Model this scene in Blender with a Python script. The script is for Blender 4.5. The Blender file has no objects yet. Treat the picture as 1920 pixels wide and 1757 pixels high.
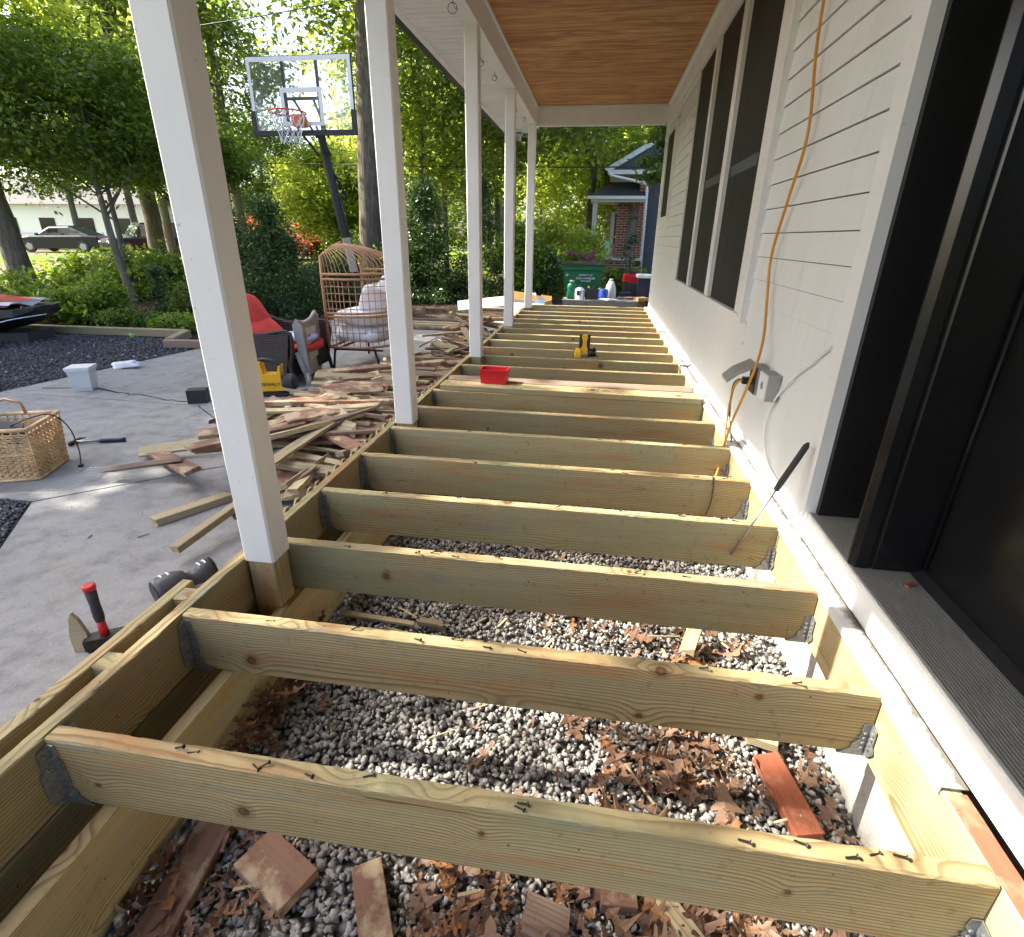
import bpy, bmesh, math, random
import numpy as np
from mathutils import Vector, Matrix, Euler

random.seed(7)
RNG = np.random.default_rng(11)
SC = bpy.context.scene
COL = SC.collection
R = math.radians

# ------------------------------------------------------------------ camera
cam_data = bpy.data.cameras.new('camera')
cam = bpy.data.objects.new('camera', cam_data)
COL.objects.link(cam)
cam.location = (1.0701, -0.6638, 0.9653)
cam.rotation_euler = (Matrix.Rotation(0.14564, 3, 'Z') @ Matrix.Rotation(1.16913, 3, 'X')
                      @ Matrix.Rotation(0.01332, 3, 'Z')).to_euler()
cam_data.sensor_fit = 'HORIZONTAL'
cam_data.sensor_width = 36
cam_data.lens = 36 * 1020.13 / 1920
cam_data.clip_start = 0.02
cam_data.clip_end = 2000
SC.camera = cam

# ------------------------------------------------------------------ sky and sun
world = bpy.data.worlds.new("World")
SC.world = world
world.use_nodes = True
nt = world.node_tree
nt.nodes.clear()
sky = nt.nodes.new('ShaderNodeTexSky')
sky.sky_type = 'NISHITA'
sky.sun_disc = False
SUN_DIR = Vector((-1.0, 0.03, 0.985)).normalized()      # towards the sun
sky.sun_elevation = math.asin(SUN_DIR.z)
sky.sun_rotation = math.atan2(SUN_DIR.x, SUN_DIR.y)
sky.altitude = 30
sky.air_density = .85
sky.dust_density = 4.0
sky.ozone_density = .6
bg = nt.nodes.new('ShaderNodeBackground')
bg.inputs['Strength'].default_value = 0.15
wo = nt.nodes.new('ShaderNodeOutputWorld')
nt.links.new(sky.outputs[0], bg.inputs[0])
nt.links.new(bg.outputs[0], wo.inputs[0])
sun_d = bpy.data.lights.new('sun', 'SUN')
sun_d.energy = 4.7
sun_d.angle = R(0.5)
sun_d.color = (1.0, 0.93, 0.80)
sun = bpy.data.objects.new('sun', sun_d)
COL.objects.link(sun)
sun.rotation_euler = SUN_DIR.to_track_quat('Z', 'Y').to_euler()
sun.location = (-20, 0, 30)
vs = SC.view_settings
SC.display_settings.display_device = 'sRGB'
vs.view_transform = 'Standard'
vs.look = 'None'
vs.exposure = 2.05
vs.gamma = 1.0
vs.use_curve_mapping = False
try:
    SC.cycles.max_bounces = 8
    SC.cycles.diffuse_bounces = 4
    SC.cycles.transparent_max_bounces = 12
except Exception:
    pass

# ------------------------------------------------------------------ materials
class NT:
    def __init__(s, name):
        s.m = bpy.data.materials.new(name)
        s.m.use_nodes = True
        s.t = s.m.node_tree
        s.b = s.t.nodes['Principled BSDF']
        s.out = s.t.nodes['Material Output']
    def n(s, typ, **kw):
        nd = s.t.nodes.new('ShaderNode' + typ)
        for k, v in kw.items():
            if k.startswith('i_'):
                key = k[2:]
                key = int(key) if key.isdigit() else key.replace('_', ' ')
                s.put(v, nd.inputs[key])
            else:
                setattr(nd, k, v)
        return nd
    def put(s, v, sock):
        if isinstance(v, bpy.types.NodeSocket):
            s.t.links.new(v, sock)
        elif v is not None:
            sock.default_value = v
    def math(s, op, a, b=None, c=None):
        nd = s.t.nodes.new('ShaderNodeMath'); nd.operation = op
        s.put(a, nd.inputs[0]); s.put(b, nd.inputs[1]) if b is not None else None
        if c is not None: s.put(c, nd.inputs[2])
        return nd.outputs[0]
    def vmath(s, op, a, b=None):
        nd = s.t.nodes.new('ShaderNodeVectorMath'); nd.operation = op
        s.put(a, nd.inputs[0])
        if b is not None: s.put(b, nd.inputs[1])
        return nd.outputs['Value'] if op in ('LENGTH', 'DISTANCE', 'DOT_PRODUCT') else nd.outputs[0]
    def mix(s, f, a, b, blend='MIX'):
        nd = s.t.nodes.new('ShaderNodeMix'); nd.data_type = 'RGBA'; nd.blend_type = blend
        s.put(f, nd.inputs[0]); s.put(a, nd.inputs[6]); s.put(b, nd.inputs[7])
        return nd.outputs[2]
    def ramp(s, f, *stops, interp='LINEAR'):
        nd = s.t.nodes.new('ShaderNodeValToRGB'); nd.color_ramp.interpolation = interp
        e = nd.color_ramp.elements
        while len(e) < len(stops): e.new(0.5)
        for i, (p, c) in enumerate(stops):
            e[i].position = p; e[i].color = c if len(c) == 4 else (*c, 1)
        s.put(f, nd.inputs[0])
        return nd.outputs[0]
    def mr(s, v, a, b, c=0.0, d=1.0):
        nd = s.t.nodes.new('ShaderNodeMapRange')
        s.put(v, nd.inputs[0])
        for i, q in enumerate((a, b, c, d)): s.put(q, nd.inputs[i + 1])
        return nd.outputs[0]
    def noise(s, vec, scale, detail=3, rough=.55, dist=0, col=False):
        nd = s.n('TexNoise'); s.put(vec, nd.inputs['Vector'])
        nd.inputs['Scale'].default_value = scale; nd.inputs['Detail'].default_value = detail
        nd.inputs['Roughness'].default_value = rough; nd.inputs['Distortion'].default_value = dist
        return nd.outputs['Color' if col else 'Fac']
    def obj(s):
        return s.n('TexCoord').outputs['Object']
    def rnd(s):
        return s.n('ObjectInfo').outputs['Random']
    def island(s):
        return s.n('NewGeometry').outputs['Random Per Island']
    def pos(s):
        return s.n('NewGeometry').outputs['Position']
    def bump(s, h, strength=.3, dist=.01):
        nd = s.n('Bump'); nd.inputs['Strength'].default_value = strength
        nd.inputs['Distance'].default_value = dist; s.put(h, nd.inputs['Height'])
        s.t.links.new(nd.outputs[0], s.b.inputs['Normal'])
    def fin(s, color=None, rough=.6, metal=0, spec=.5):
        if color is not None: s.put(color if isinstance(color, bpy.types.NodeSocket) else (*color, 1), s.b.inputs['Base Color'])
        s.put(rough, s.b.inputs['Roughness']); s.b.inputs['Metallic'].default_value = metal
        s.b.inputs['Specular IOR Level'].default_value = spec
        return s.m

def c4(c): return (*c, 1)

def plain(name, col, rough=.6, metal=0, spec=.5, var=.12, scale=8, bump=0, world=False):
    """one colour with slight mottling"""
    t = NT(name)
    v = t.pos() if world else t.obj()
    n = t.noise(v, scale, 4, .6)
    f = t.mr(n, .3, .7, 1 - var, 1 + var)
    c = t.mix(1.0, c4(col), f, 'MULTIPLY')
    if bump: t.bump(t.noise(v, scale * 12, 3), bump, .003)
    return t.fin(c, rough, metal, spec)

def wood(name, early, late, knot=(.09, .035, .015), ring=.0065, tint=None, worn=.0, knots=True, dirt=.35, vary=.18, spec=.25):
    t = NT(name)
    o = t.obj(); r = t.rnd()
    offs = t.n('CombineXYZ', i_X=t.math('MULTIPLY', r, 31.7), i_Y=t.math('MULTIPLY', r, 17.3), i_Z=t.math('MULTIPLY', r, 53.1)).outputs[0]
    p = t.vmath('ADD', o, offs)
    sx = t.n('SeparateXYZ'); t.put(o, sx.inputs[0])
    # knots on the (x, z) and (x, y) faces
    q = t.n('CombineXYZ', i_X=t.math('ADD', sx.outputs[0], t.math('MULTIPLY', r, 9.1)),
            i_Y=t.math('ADD', t.math('ADD', sx.outputs[2], t.math('MULTIPLY', sx.outputs[1], .8)), t.math('MULTIPLY', r, 5.3)), i_Z=0.0).outputs[0]
    qn = t.vmath('ADD', q, t.vmath('SCALE', t.noise(p, 14, 2, col=True)))
    vor = t.n('TexVoronoi', voronoi_dimensions='2D'); vor.inputs['Scale'].default_value = 3.6
    wob = t.n('VectorMath', operation='SCALE'); t.put(t.noise(p, 18, 2, col=True), wob.inputs[0]); wob.inputs['Scale'].default_value = .012
    t.put(t.vmath('ADD', q, wob.outputs[0]), vor.inputs['Vector'])
    d = t.math('MULTIPLY', vor.outputs['Distance'], 1 / 3.6)
    cr = t.n('SeparateColor'); t.put(vor.outputs['Color'], cr.inputs[0])
    kr = t.mr(cr.outputs[0], .5, 1.0, 0.0, .017)
    bend = t.math('MULTIPLY', t.math('EXPONENT', t.math('MULTIPLY', t.math('POWER', t.math('DIVIDE', d, .045), 2.0), -1.0)), .016)
    st = t.n('VectorMath', operation='MULTIPLY'); t.put(p, st.inputs[0]); st.inputs[1].default_value = (.9, 5, 5)
    w1 = t.noise(st.outputs[0], 1.0, 3, .5)
    yy = t.math('ADD', sx.outputs[1], t.mr(r, 0, 1, -.12, .09))
    zz = t.math('ADD', sx.outputs[2], t.mr(t.math('FRACT', t.math('MULTIPLY', r, 7.77)), 0, 1, .05, .22))
    rad = t.math('SQRT', t.math('ADD', t.math('MULTIPLY', yy, yy), t.math('MULTIPLY', zz, zz)))
    rad = t.math('ADD', rad, t.math('MULTIPLY', w1, .045))
    if knots: rad = t.math('ADD', rad, bend)
    fr = t.math('FRACT', t.math('DIVIDE', rad, ring))
    band = t.ramp(fr, (0, (0, 0, 0)), (.5, (.08, .08, .08)), (.80, (1, 1, 1)), (.9, (1, 1, 1)), (1.0, (.0, .0, .0)))
    # long streaks and fibres
    st2 = t.n('VectorMath', operation='MULTIPLY'); t.put(p, st2.inputs[0]); st2.inputs[1].default_value = (3, 160, 160)
    fib = t.noise(st2.outputs[0], 1.0, 2, .6)
    st3 = t.n('VectorMath', operation='MULTIPLY'); t.put(p, st3.inputs[0]); st3.inputs[1].default_value = (1.6, 14, 14)
    broad = t.noise(st3.outputs[0], 1.0, 4, .6)
    base = t.mix(t.math('MULTIPLY', band, t.mr(broad, .3, .7, .6, 1.0)), c4(early), c4(late))
    base = t.mix(t.mr(broad, .42, .68, 0, .6), base, c4(tuple(x * .72 for x in early)))
    if tint:
        base = t.mix(t.mr(t.noise(p, 2.1, 3), .46, .62, 0, .75), base, t.mix(.75, base, c4(tint)))
        st5 = t.n('VectorMath', operation='MULTIPLY'); t.put(p, st5.inputs[0]); st5.inputs[1].default_value = (2.2, 16, 16)
        base = t.mix(t.mr(t.noise(st5.outputs[0], 1.0, 4, .6), .54, .68, 0, .55), base, c4((.42, .19, .07)))   # resin bleed
        base = t.mix(t.mr(t.noise(t.vmath('ADD', st5.outputs[0], (7.7, 3.3, 1.1)), 1.0, 4, .6), .60, .70, 0, .6), base, c4((.20, .26, .24)))  # blue-grey stain
    base = t.mix(t.mr(fib, .35, .75, 0, .38), base, t.mix(1.0, base, c4((.62, .58, .5)), 'MULTIPLY'))
    base = t.mix(t.mr(t.noise(p, 30, 4, .7), .58, .8, 0, dirt), base, c4((.07, .055, .04)))
    if knots:
        halo = t.mr(d, t.math('MULTIPLY', kr, 2.4), t.math('MULTIPLY', kr, .9), 0, 1)
        base = t.mix(t.math('MULTIPLY', t.math('MINIMUM', t.math('MAXIMUM', halo, 0.0), 1.0), .55), base, c4(tuple(x * .5 for x in late)))
        rel = t.math('DIVIDE', d, t.math('MAXIMUM', kr, .0005))
        kk = t.mr(rel, 1.08, .86, 0, 1)
        kc = t.mix(t.mr(rel, .3, 1.0, 0, .85), c4((.20, .105, .045)), c4(knot))
        kc = t.mix(t.mr(t.noise(p, 260, 2, .6), .45, .6, 0, .6), kc, c4((.05, .025, .012)))
        base = t.mix(t.math('MINIMUM', t.math('MAXIMUM', kk, 0.0), 1.0), base, kc)
        # drying checks, nail holes and scuffs
        s7 = t.n('VectorMath', operation='MULTIPLY'); t.put(p, s7.inputs[0]); s7.inputs[1].default_value = (3.5, 75, 75)
        chk = t.noise(s7.outputs[0], 1.0, 2, .5)
        base = t.mix(t.mr(chk, .74, .77, 0, .8), base, c4((.07, .04, .02)))
        v2 = t.n('TexVoronoi'); t.put(t.vmath('ADD', p, (3.0, 1.0, 2.0)), v2.inputs['Vector']); v2.inputs['Scale'].default_value = 17
        base = t.mix(t.mr(v2.outputs['Distance'], .055, .035, 0, .9), base, c4((.03, .022, .018)))
        s8 = t.n('VectorMath', operation='MULTIPLY'); t.put(p, s8.inputs[0]); s8.inputs[1].default_value = (60, 8, 8)
        base = t.mix(t.mr(t.noise(s8.outputs[0], 1.0, 3, .7), .70, .76, 0, .45), base, c4((.10, .07, .04)))
    if worn:
        base = t.mix(t.mr(t.noise(p, 5, 5, .7), .5, .58, 0, worn), base, c4((.50, .42, .28)))
    bright = t.mr(t.math('FRACT', t.math('MULTIPLY', r, 3.31)), 0, 1, 1 - vary, 1 + vary)
    base = t.mix(1.0, base, bright, 'MULTIPLY')
    t.bump(t.math('ADD', t.math('MULTIPLY', band, .6), fib), .35, .0016)
    return t.fin(base, .72, 0, spec)

def leafmat(name, a, b, trans=.45, rough=.42, tr_gain=2.3):
    t = NT(name)
    isl = t.island()
    n = t.noise(t.pos(), .55, 2)
    f = t.math('ADD', t.math('MULTIPLY', isl, .55), t.mr(n, .3, .7, 0, .45))
    col = t.mix(f, c4(a), c4(b))
    t.fin(col, rough, 0, .5)
    tr = t.n('BsdfTranslucent')
    t.put(t.mix(1.0, col, c4((tr_gain * 1.25, tr_gain * 1.15, tr_gain * .75)), 'MULTIPLY'), tr.inputs[0])
    ms = t.n('MixShader'); ms.inputs[0].default_value = trans
    t.t.links.new(t.b.outputs[0], ms.inputs[1]); t.t.links.new(tr.outputs[0], ms.inputs[2])
    t.t.links.new(ms.outputs[0], t.out.inputs[0])
    return t.m

def bark(name, a, b, sc=1.0):
    t = NT(name)
    st = t.n('VectorMath', operation='MULTIPLY'); t.put(t.obj(), st.inputs[0]); st.inputs[1].default_value = (22 * sc, 22 * sc, 3.2 * sc)
    n = t.noise(st.outputs[0], 1, 5, .65, .6)
    n2 = t.noise(t.obj(), 2.2, 3)
    c = t.mix(t.mr(n, .35, .65), c4(a), c4(b))
    c = t.mix(t.mr(n2, .4, .7, 0, .5), c, c4((.16, .17, .12)))
    t.bump(n, 1.0, .03)
    return t.fin(c, .9, 0, .2)

M = {}
M['pt'] = wood('pressure_treated_pine', (.46, .365, .195), (.15, .092, .038), ring=.0080, tint=(.30, .32, .19), dirt=.6, vary=.18)
M['pt_top'] = M['pt']
M['scrap_pale'] = wood('split_pine', (.44, .37, .235), (.24, .18, .10), knots=False, dirt=.6, vary=.3)
M['scrap_red'] = wood('old_red_decking', (.25, .145, .10), (.19, .10, .068), ring=.02, knots=False, worn=.6, dirt=.55, vary=.28)
M['scrap_grey'] = wood('weathered_board', (.27, .19, .15), (.17, .12, .09), knots=False, dirt=.6, vary=.25)
M['red_paint'] = wood('red_stained_board', (.33, .105, .06), (.28, .085, .05), ring=.02, knots=False, worn=.25, dirt=.4, vary=.1)
M['vinyl'] = plain('white_vinyl', (.74, .75, .78), .35, var=.04, scale=3)
def vinyl_m():
    t = NT('white_vinyl_sleeve'); p = t.pos()
    c = t.mix(t.mr(t.noise(p, 3, 3), .35, .65), c4((.70, .695, .70)), c4((.76, .755, .76)))
    c = t.mix(t.mr(t.noise(p, 38, 3, .6), .70, .74, 0, .6), c, c4((.30, .27, .23)))
    st = t.n('VectorMath', operation='MULTIPLY'); t.put(p, st.inputs[0]); st.inputs[1].default_value = (9, 9, 1.4)
    c = t.mix(t.mr(t.noise(st.outputs[0], 1.0, 4, .65), .55, .75, 0, .14), c, c4((.50, .47, .42)))
    return t.fin(c, .42, 0, .4)
M['vinyl'] = vinyl_m()
M['white_metal'] = plain('white_flashing', (.74, .73, .71), .4, var=.1, scale=6)
M['black_gloss'] = plain('black_door_paint', (.008, .008, .009), .22, var=.25, scale=5)
M['black_matte'] = plain('black_jamb', (.006, .006, .0065), .5, var=.2, scale=5)
M['black_plastic'] = plain('black_plastic', (.018, .018, .02), .45, var=.2, scale=20)
M['galv'] = None
M['rubber'] = plain('dark_rubber', (.03, .03, .032), .7, var=.2, scale=20)
M['orange_cord'] = plain('orange_cord_sheath', (.55, .25, .03), .4, var=.08)
M['black_cord'] = plain('black_cord_sheath', (.015, .013, .012), .4)
M['white_cord'] = plain('white_cord_sheath', (.75, .75, .73), .4, var=.05)
M['yellow'] = plain('yellow_tool_plastic', (.78, .42, .015), .4, var=.06, scale=20)
M['red_plastic'] = plain('red_plastic', (.52, .012, .02), .4, var=.08)
M['green_bin'] = plain('green_bin_plastic', (.005, .135, .06), .38, var=.1, scale=4)
M['blue_plastic'] = plain('blue_plastic', (.03, .08, .45), .35, var=.08)
M['navy'] = plain('navy_plastic', (.015, .02, .07), .4)
M['white_plastic'] = plain('white_plastic', (.72, .73, .74), .35, var=.06)
M['grey_plastic'] = plain('grey_plastic', (.30, .30, .29), .4, var=.1)
M['red_fabric'] = plain('red_cushion_cloth', (.58, .045, .035), .85, var=.15, scale=6, bump=.3)
M['white_fabric'] = plain('white_cushion_cloth', (.72, .73, .76), .85, var=.1, scale=5, bump=.3)
M['steel'] = plain('brushed_steel', (.35, .34, .33), .35, 1.0, var=.2, scale=30)
M['dark_steel'] = plain('dark_steel', (.05, .045, .04), .5, .8, var=.4, scale=30)
M['cardboard'] = plain('yellow_cardboard', (.55, .32, .10), .8, var=.12)
M['dark_siding'] = plain('slate_siding', (.065, .075, .085), .6, var=.15, world=True, scale=2)
M['roof_shingle'] = plain('dark_shingles', (.045, .045, .048), .85, var=.4, scale=18, world=True)
M['pinkish_trim'] = plain('cream_trim', (.62, .56, .52), .5, var=.06)
M['fence_white'] = plain('white_fence_paint', (.78, .80, .80), .5, var=.05)
M['tan_plastic'] = plain('taupe_plastic', (.34, .30, .27), .5, var=.08)

def galv():
    t = NT('galvanised_steel')
    v = t.n('TexVoronoi'); t.put(t.pos(), v.inputs['Vector']); v.inputs['Scale'].default_value = 130
    n = t.noise(t.pos(), 60, 4, .7)
    c = t.mix(t.mr(n, .35, .7), c4((.13, .14, .15)), c4((.34, .35, .36)))
    c = t.mix(t.math('MULTIPLY', t.mr(v.outputs['Distance'], 0, .6), .3), c, c4((.45, .46, .47)))
    return t.fin(c, .5, .75)
M['galv'] = galv()

def siding_m():
    t = NT('warm_white_siding')
    p = t.pos()
    st = t.n('VectorMath', operation='MULTIPLY'); t.put(p, st.inputs[0]); st.inputs[1].default_value = (1, 5, 1.2)
    streak = t.noise(st.outputs[0], 1.6, 4, .6)
    c = t.mix(t.mr(streak, .5, .78, 0, .38), c4((.71, .72, .72)), c4((.60, .60, .58)))
    sp = t.noise(p, 45, 3, .6)
    c = t.mix(t.mr(sp, .69, .75, 0, .6), c, c4((.20, .19, .16)))
    s9 = t.n('VectorMath', operation='MULTIPLY'); t.put(p, s9.inputs[0]); s9.inputs[1].default_value = (1, 7, .7)
    c = t.mix(t.mr(t.noise(s9.outputs[0], 1.0, 4, .65), .60, .72, 0, .35), c, c4((.40, .38, .33)))
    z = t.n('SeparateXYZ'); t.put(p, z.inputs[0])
    c = t.mix(t.math('MULTIPLY', t.mr(z.outputs[2], .9, 2.4, 0, 1), t.mr(t.noise(p, 3, 4, .6), .4, .75, .0, .4)), c, c4((.43, .44, .34)))   # patchy grey-green, stronger towards the top
    t.bump(t.noise(p, 220, 2), .15, .001)
    return t.fin(c, .45, 0, .4)
M['siding'] = siding_m()

def ply():
    t = NT('stained_plywood')
    p = t.obj(); r = t.rnd()
    offs = t.n('CombineXYZ', i_X=t.math('MULTIPLY', r, 13.0), i_Y=t.math('MULTIPLY', r, 7.0), i_Z=0.0).outputs[0]
    p = t.vmath('ADD', p, offs)
    s1 = t.n('VectorMath', operation='MULTIPLY'); t.put(p, s1.inputs[0]); s1.inputs[1].default_value = (.9, 5.0, 1)
    w = t.noise(s1.outputs[0], 1.0, 4, .55, .5)
    fr = t.math('PINGPONG', t.math('MULTIPLY', w, 13.0), 1.0)
    s2 = t.n('VectorMath', operation='MULTIPLY'); t.put(p, s2.inputs[0]); s2.inputs[1].default_value = (1.5, 24, 1)
    f2 = t.noise(s2.outputs[0], 1.0, 3, .7)
    s3 = t.n('VectorMath', operation='MULTIPLY'); t.put(p, s3.inputs[0]); s3.inputs[1].default_value = (.7, 9, 1)
    f3 = t.noise(s3.outputs[0], 1.0, 4, .7)
    c = t.mix(fr, c4((.62, .33, .12)), c4((.31, .13, .038)))
    c = t.mix(t.mr(f2, .46, .62, 0, .85), c, c4((.24, .09, .025)))
    c = t.mix(t.mr(f3, .48, .64, 0, .7), c, c4((.66, .37, .14)))
    c = t.mix(t.mr(t.noise(p, .9, 3), .35, .7, 0, .4), c, c4((.30, .12, .035)))
    return t.fin(c, .55, 0, .3)
M['ply'] = ply()

def concrete(name, a, b, warm=(.30, .26, .21)):
    t = NT(name)
    p = t.pos()
    n1 = t.noise(p, .9, 5, .6); n2 = t.noise(p, 7, 5, .7); n3 = t.noise(p, 90, 3, .7)
    c = t.mix(t.mr(n1, .35, .68), c4(a), c4(b))
    c = t.mix(t.mr(n2, .45, .70, 0, .7), c, c4(tuple(x * .55 for x in a)))
    c = t.mix(t.mr(t.noise(p, 2.3, 4, .6), .55, .75, 0, .5), c, c4(warm))
    c = t.mix(t.mr(n3, .35, .75, .25, 0), c, c4((.08, .08, .08)))
    vor = t.n('TexVoronoi', feature='F1'); t.put(p, vor.inputs['Vector']); vor.inputs['Scale'].default_value = 70
    t.bump(t.math('ADD', n3, t.math('MULTIPLY', n2, .6)), .35, .006)
    return t.fin(c, .85, 0, .25)
M['concrete'] = concrete('old_concrete', (.27, .27, .265), (.38, .37, .355), (.36, .31, .25))
M['foundation'] = concrete('parged_foundation', (.50, .48, .44), (.62, .60, .55), (.42, .38, .32))
M['bench_stone'] = concrete('grey_step_stone', (.20, .20, .20), (.28, .28, .28))

def gravel_ground(name, a, b, scale=45, bumpd=.02):
    t = NT(name); p = t.pos()
    v = t.n('TexVoronoi'); t.put(p, v.inputs['Vector']); v.inputs['Scale'].default_value = scale
    cs = t.n('SeparateColor'); t.put(v.outputs['Color'], cs.inputs[0])
    c = t.mix(cs.outputs[0], c4(a), c4(b))
    c = t.mix(t.mr(v.outputs['Distance'], .3, .7), c, c4(tuple(x * .3 for x in a)))
    c = t.mix(t.mr(t.noise(p, 1.2, 4), .5, .7, 0, .3), c, c4((.17, .14, .11)))
    t.bump(t.math('MULTIPLY', v.outputs['Distance'], -1.0), 1.0, bumpd)
    return t.fin(c, .8, 0, .3)
M['dark_gravel'] = gravel_ground('dark_driveway_gravel', (.035, .037, .045), (.11, .115, .13))
M['under_gravel'] = gravel_ground('gravel_bed', (.10, .10, .10), (.24, .24, .235), 40)

def stone_m(name, stops):
    t = NT(name)
    i = t.island()
    c = t.ramp(i, *stops)
    n = t.noise(t.pos(), 120, 4, .6)
    c = t.mix(t.mr(n, .3, .7, 0, .4), c, c4((.09, .085, .085)))
    return t.fin(c, .75, 0, .3)
M['stones'] = stone_m('crushed_stone', ((0, (.22, .215, .21)), (.3, (.34, .335, .32)), (.6, (.44, .43, .41)), (.85, (.30, .27, .25)), (1, (.55, .52, .49))))
M['dark_stones'] = stone_m('dark_crushed_stone', ((0, (.03, .032, .04)), (.6, (.08, .083, .10)), (.95, (.12, .12, .14)), (1, (.4, .4, .4))))

def mulch():
    t = NT('mulch_soil'); p = t.pos()
    n = t.noise(p, 26, 5, .75, .5); n2 = t.noise(p, .8, 4)
    c = t.mix(t.mr(n, .35, .7), c4((.022, .014, .010)), c4((.12, .085, .062)))
    c = t.mix(t.mr(n2, .45, .7, 0, .6), c, c4((.15, .115, .085)))
    t.bump(n, 1.0, .05)
    return t.fin(c, .95, 0, .1)
M['mulch'] = mulch()

def ground_m():
    t = NT('lawn_and_soil'); p = t.pos()
    n = t.noise(p, .16, 4); n2 = t.noise(p, 5, 5, .7)
    g = t.mix(t.mr(n2, .3, .7), c4((.06, .095, .015)), c4((.13, .18, .03)))
    s = t.mix(t.mr(n2, .35, .65), c4((.06, .045, .03)), c4((.22, .17, .12)))
    c = t.mix(t.mr(n, .44, .54), s, g)
    t.bump(n2, .8, .05)
    return t.fin(c, .95, 0, .1)
M['ground'] = ground_m()

def brick_m():
    t = NT('red_brick'); p = t.pos()
    s = t.n('SeparateXYZ'); t.put(p, s.inputs[0])
    v = t.n('CombineXYZ', i_X=t.math('ADD', s.outputs[0], s.outputs[1]), i_Y=s.outputs[2], i_Z=0.0).outputs[0]
    b = t.n('TexBrick'); t.put(v, b.inputs['Vector'])
    b.inputs['Color1'].default_value = (.30, .085, .045, 1); b.inputs['Color2'].default_value = (.16, .05, .035, 1)
    b.inputs['Mortar'].default_value = (.42, .38, .33, 1); b.inputs['Scale'].default_value = 1
    b.inputs['Mortar Size'].default_value = .008; b.inputs['Brick Width'].default_value = .21; b.inputs['Row Height'].default_value = .075
    return t.fin(b.outputs[0], .85, 0, .2)
M['brick'] = brick_m()

def screen_m():
    t = NT('dark_window_screen'); p = t.pos()
    n = t.noise(p, 1.1, 3)
    st = t.n('VectorMath', operation='MULTIPLY'); t.put(p, st.inputs[0]); st.inputs[1].default_value = (1, 10, .5)
    s = t.noise(st.outputs[0], 1, 2)
    c = t.mix(t.mr(s, .4, .7, 0, .7), c4((.020, .0195, .018)), c4((.034, .033, .030)))
    return t.fin(c, .6, 0, .2)
M['screen'] = screen_m()

def glass(name, col, rough=.03, alpha=.15):
    t = NT(name)
    t.fin(col, rough, 0, .6)
    tr = t.n('BsdfTransparent')
    gl = t.n('BsdfGlossy'); gl.inputs['Roughness'].default_value = rough
    fr = t.n('Fresnel'); fr.inputs[0].default_value = 1.45
    m1 = t.n('MixShader'); t.put(fr.outputs[0], m1.inputs[0]); t.put(tr.outputs[0], m1.inputs[1]); t.put(gl.outputs[0], m1.inputs[2])
    m2 = t.n('MixShader'); m2.inputs[0].default_value = alpha; t.put(m1.outputs[0], m2.inputs[1]); t.put(t.b.outputs[0], m2.inputs[2])
    t.t.links.new(m2.outputs[0], t.out.inputs[0])
    return t.m
M['acrylic'] = glass('clear_acrylic', (.55, .58, .6), .08, .07)
M['glass'] = glass('dark_glass', (.02, .025, .03), .02, .6)
M['frost'] = glass('cloudy_plastic', (.70, .72, .74), .3, .75)

def wicker(name, a, b, sc=60):
    t = NT(name); p = t.obj()
    s = t.n('SeparateXYZ'); t.put(p, s.inputs[0])
    row = t.math('SINE', t.math('MULTIPLY', s.outputs[2], sc * 6.28 / 1.0))
    n = t.noise(p, 40, 3, .6)
    c = t.mix(t.mr(t.math('ADD', t.math('MULTIPLY', row, .35), n), .2, .9), c4(a), c4(b))
    t.bump(row, .6, .004)
    return t.fin(c, .6, 0, .35)
M['dark_wicker'] = wicker('dark_brown_wicker', (.018, .013, .013), (.065, .05, .048))
M['straw'] = plain('peeled_willow', (.62, .42, .22), .5, var=.35, scale=14)
M['rattan'] = plain('honey_rattan', (.42, .22, .11), .5, var=.2, scale=12)
M['oak_leaf'] = None

def dead_leaf():
    t = NT('dry_oak_leaf')
    r = t.math('FRACT', t.math('ADD', t.rnd(), t.island()))
    c = t.ramp(r, (0, (.12, .068, .045)), (.3, (.22, .125, .078)), (.6, (.31, .20, .135)), (.8, (.18, .10, .065)), (.93, (.40, .18, .065)), (1, (.42, .32, .24)))
    n = t.noise(t.obj(), 60, 3)
    c = t.mix(t.mr(n, .35, .7, 0, .5), c, c4((.10, .045, .025)))
    t.fin(c, .55, 0, .4)
    tr = t.n('BsdfTranslucent'); t.put(c, tr.inputs[0])
    ms = t.n('MixShader'); ms.inputs[0].default_value = .2
    t.t.links.new(t.b.outputs[0], ms.inputs[1]); t.t.links.new(tr.outputs[0], ms.inputs[2]); t.t.links.new(ms.outputs[0], t.out.inputs[0])
    return t.m
M['oak_leaf'] = dead_leaf()
M['leaf_dark'] = leafmat('holly_green_leaves', (.035, .075, .015), (.11, .17, .028), .45)
M['leaf_mid'] = leafmat('oak_green_leaves', (.055, .095, .02), (.15, .20, .045), .5)
M['leaf_light'] = leafmat('maple_bright_leaves', (.13, .19, .03), (.29, .34, .075), .55)
M['leaf_conifer'] = leafmat('conifer_needles', (.025, .06, .018), (.075, .13, .04), .2)
M['leaf_shrub'] = leafmat('shrub_leaves', (.06, .12, .015), (.20, .29, .04), .4)
M['leaf_red'] = leafmat('copper_shrub_leaves', (.10, .05, .02), (.35, .10, .05), .35)
M['petal_pink'] = leafmat('pink_petals', (.45, .12, .25), (.55, .25, .40), .3, tr_gain=1)
M['petal_blue'] = leafmat('blue_petals', (.20, .22, .55), (.42, .42, .70), .3, tr_gain=1)
M['bark'] = bark('grey_oak_bark', (.055, .045, .036), (.20, .165, .13))
M['bark_light'] = bark('smooth_grey_bark', (.10, .085, .068), (.24, .21, .17), .6)

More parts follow.
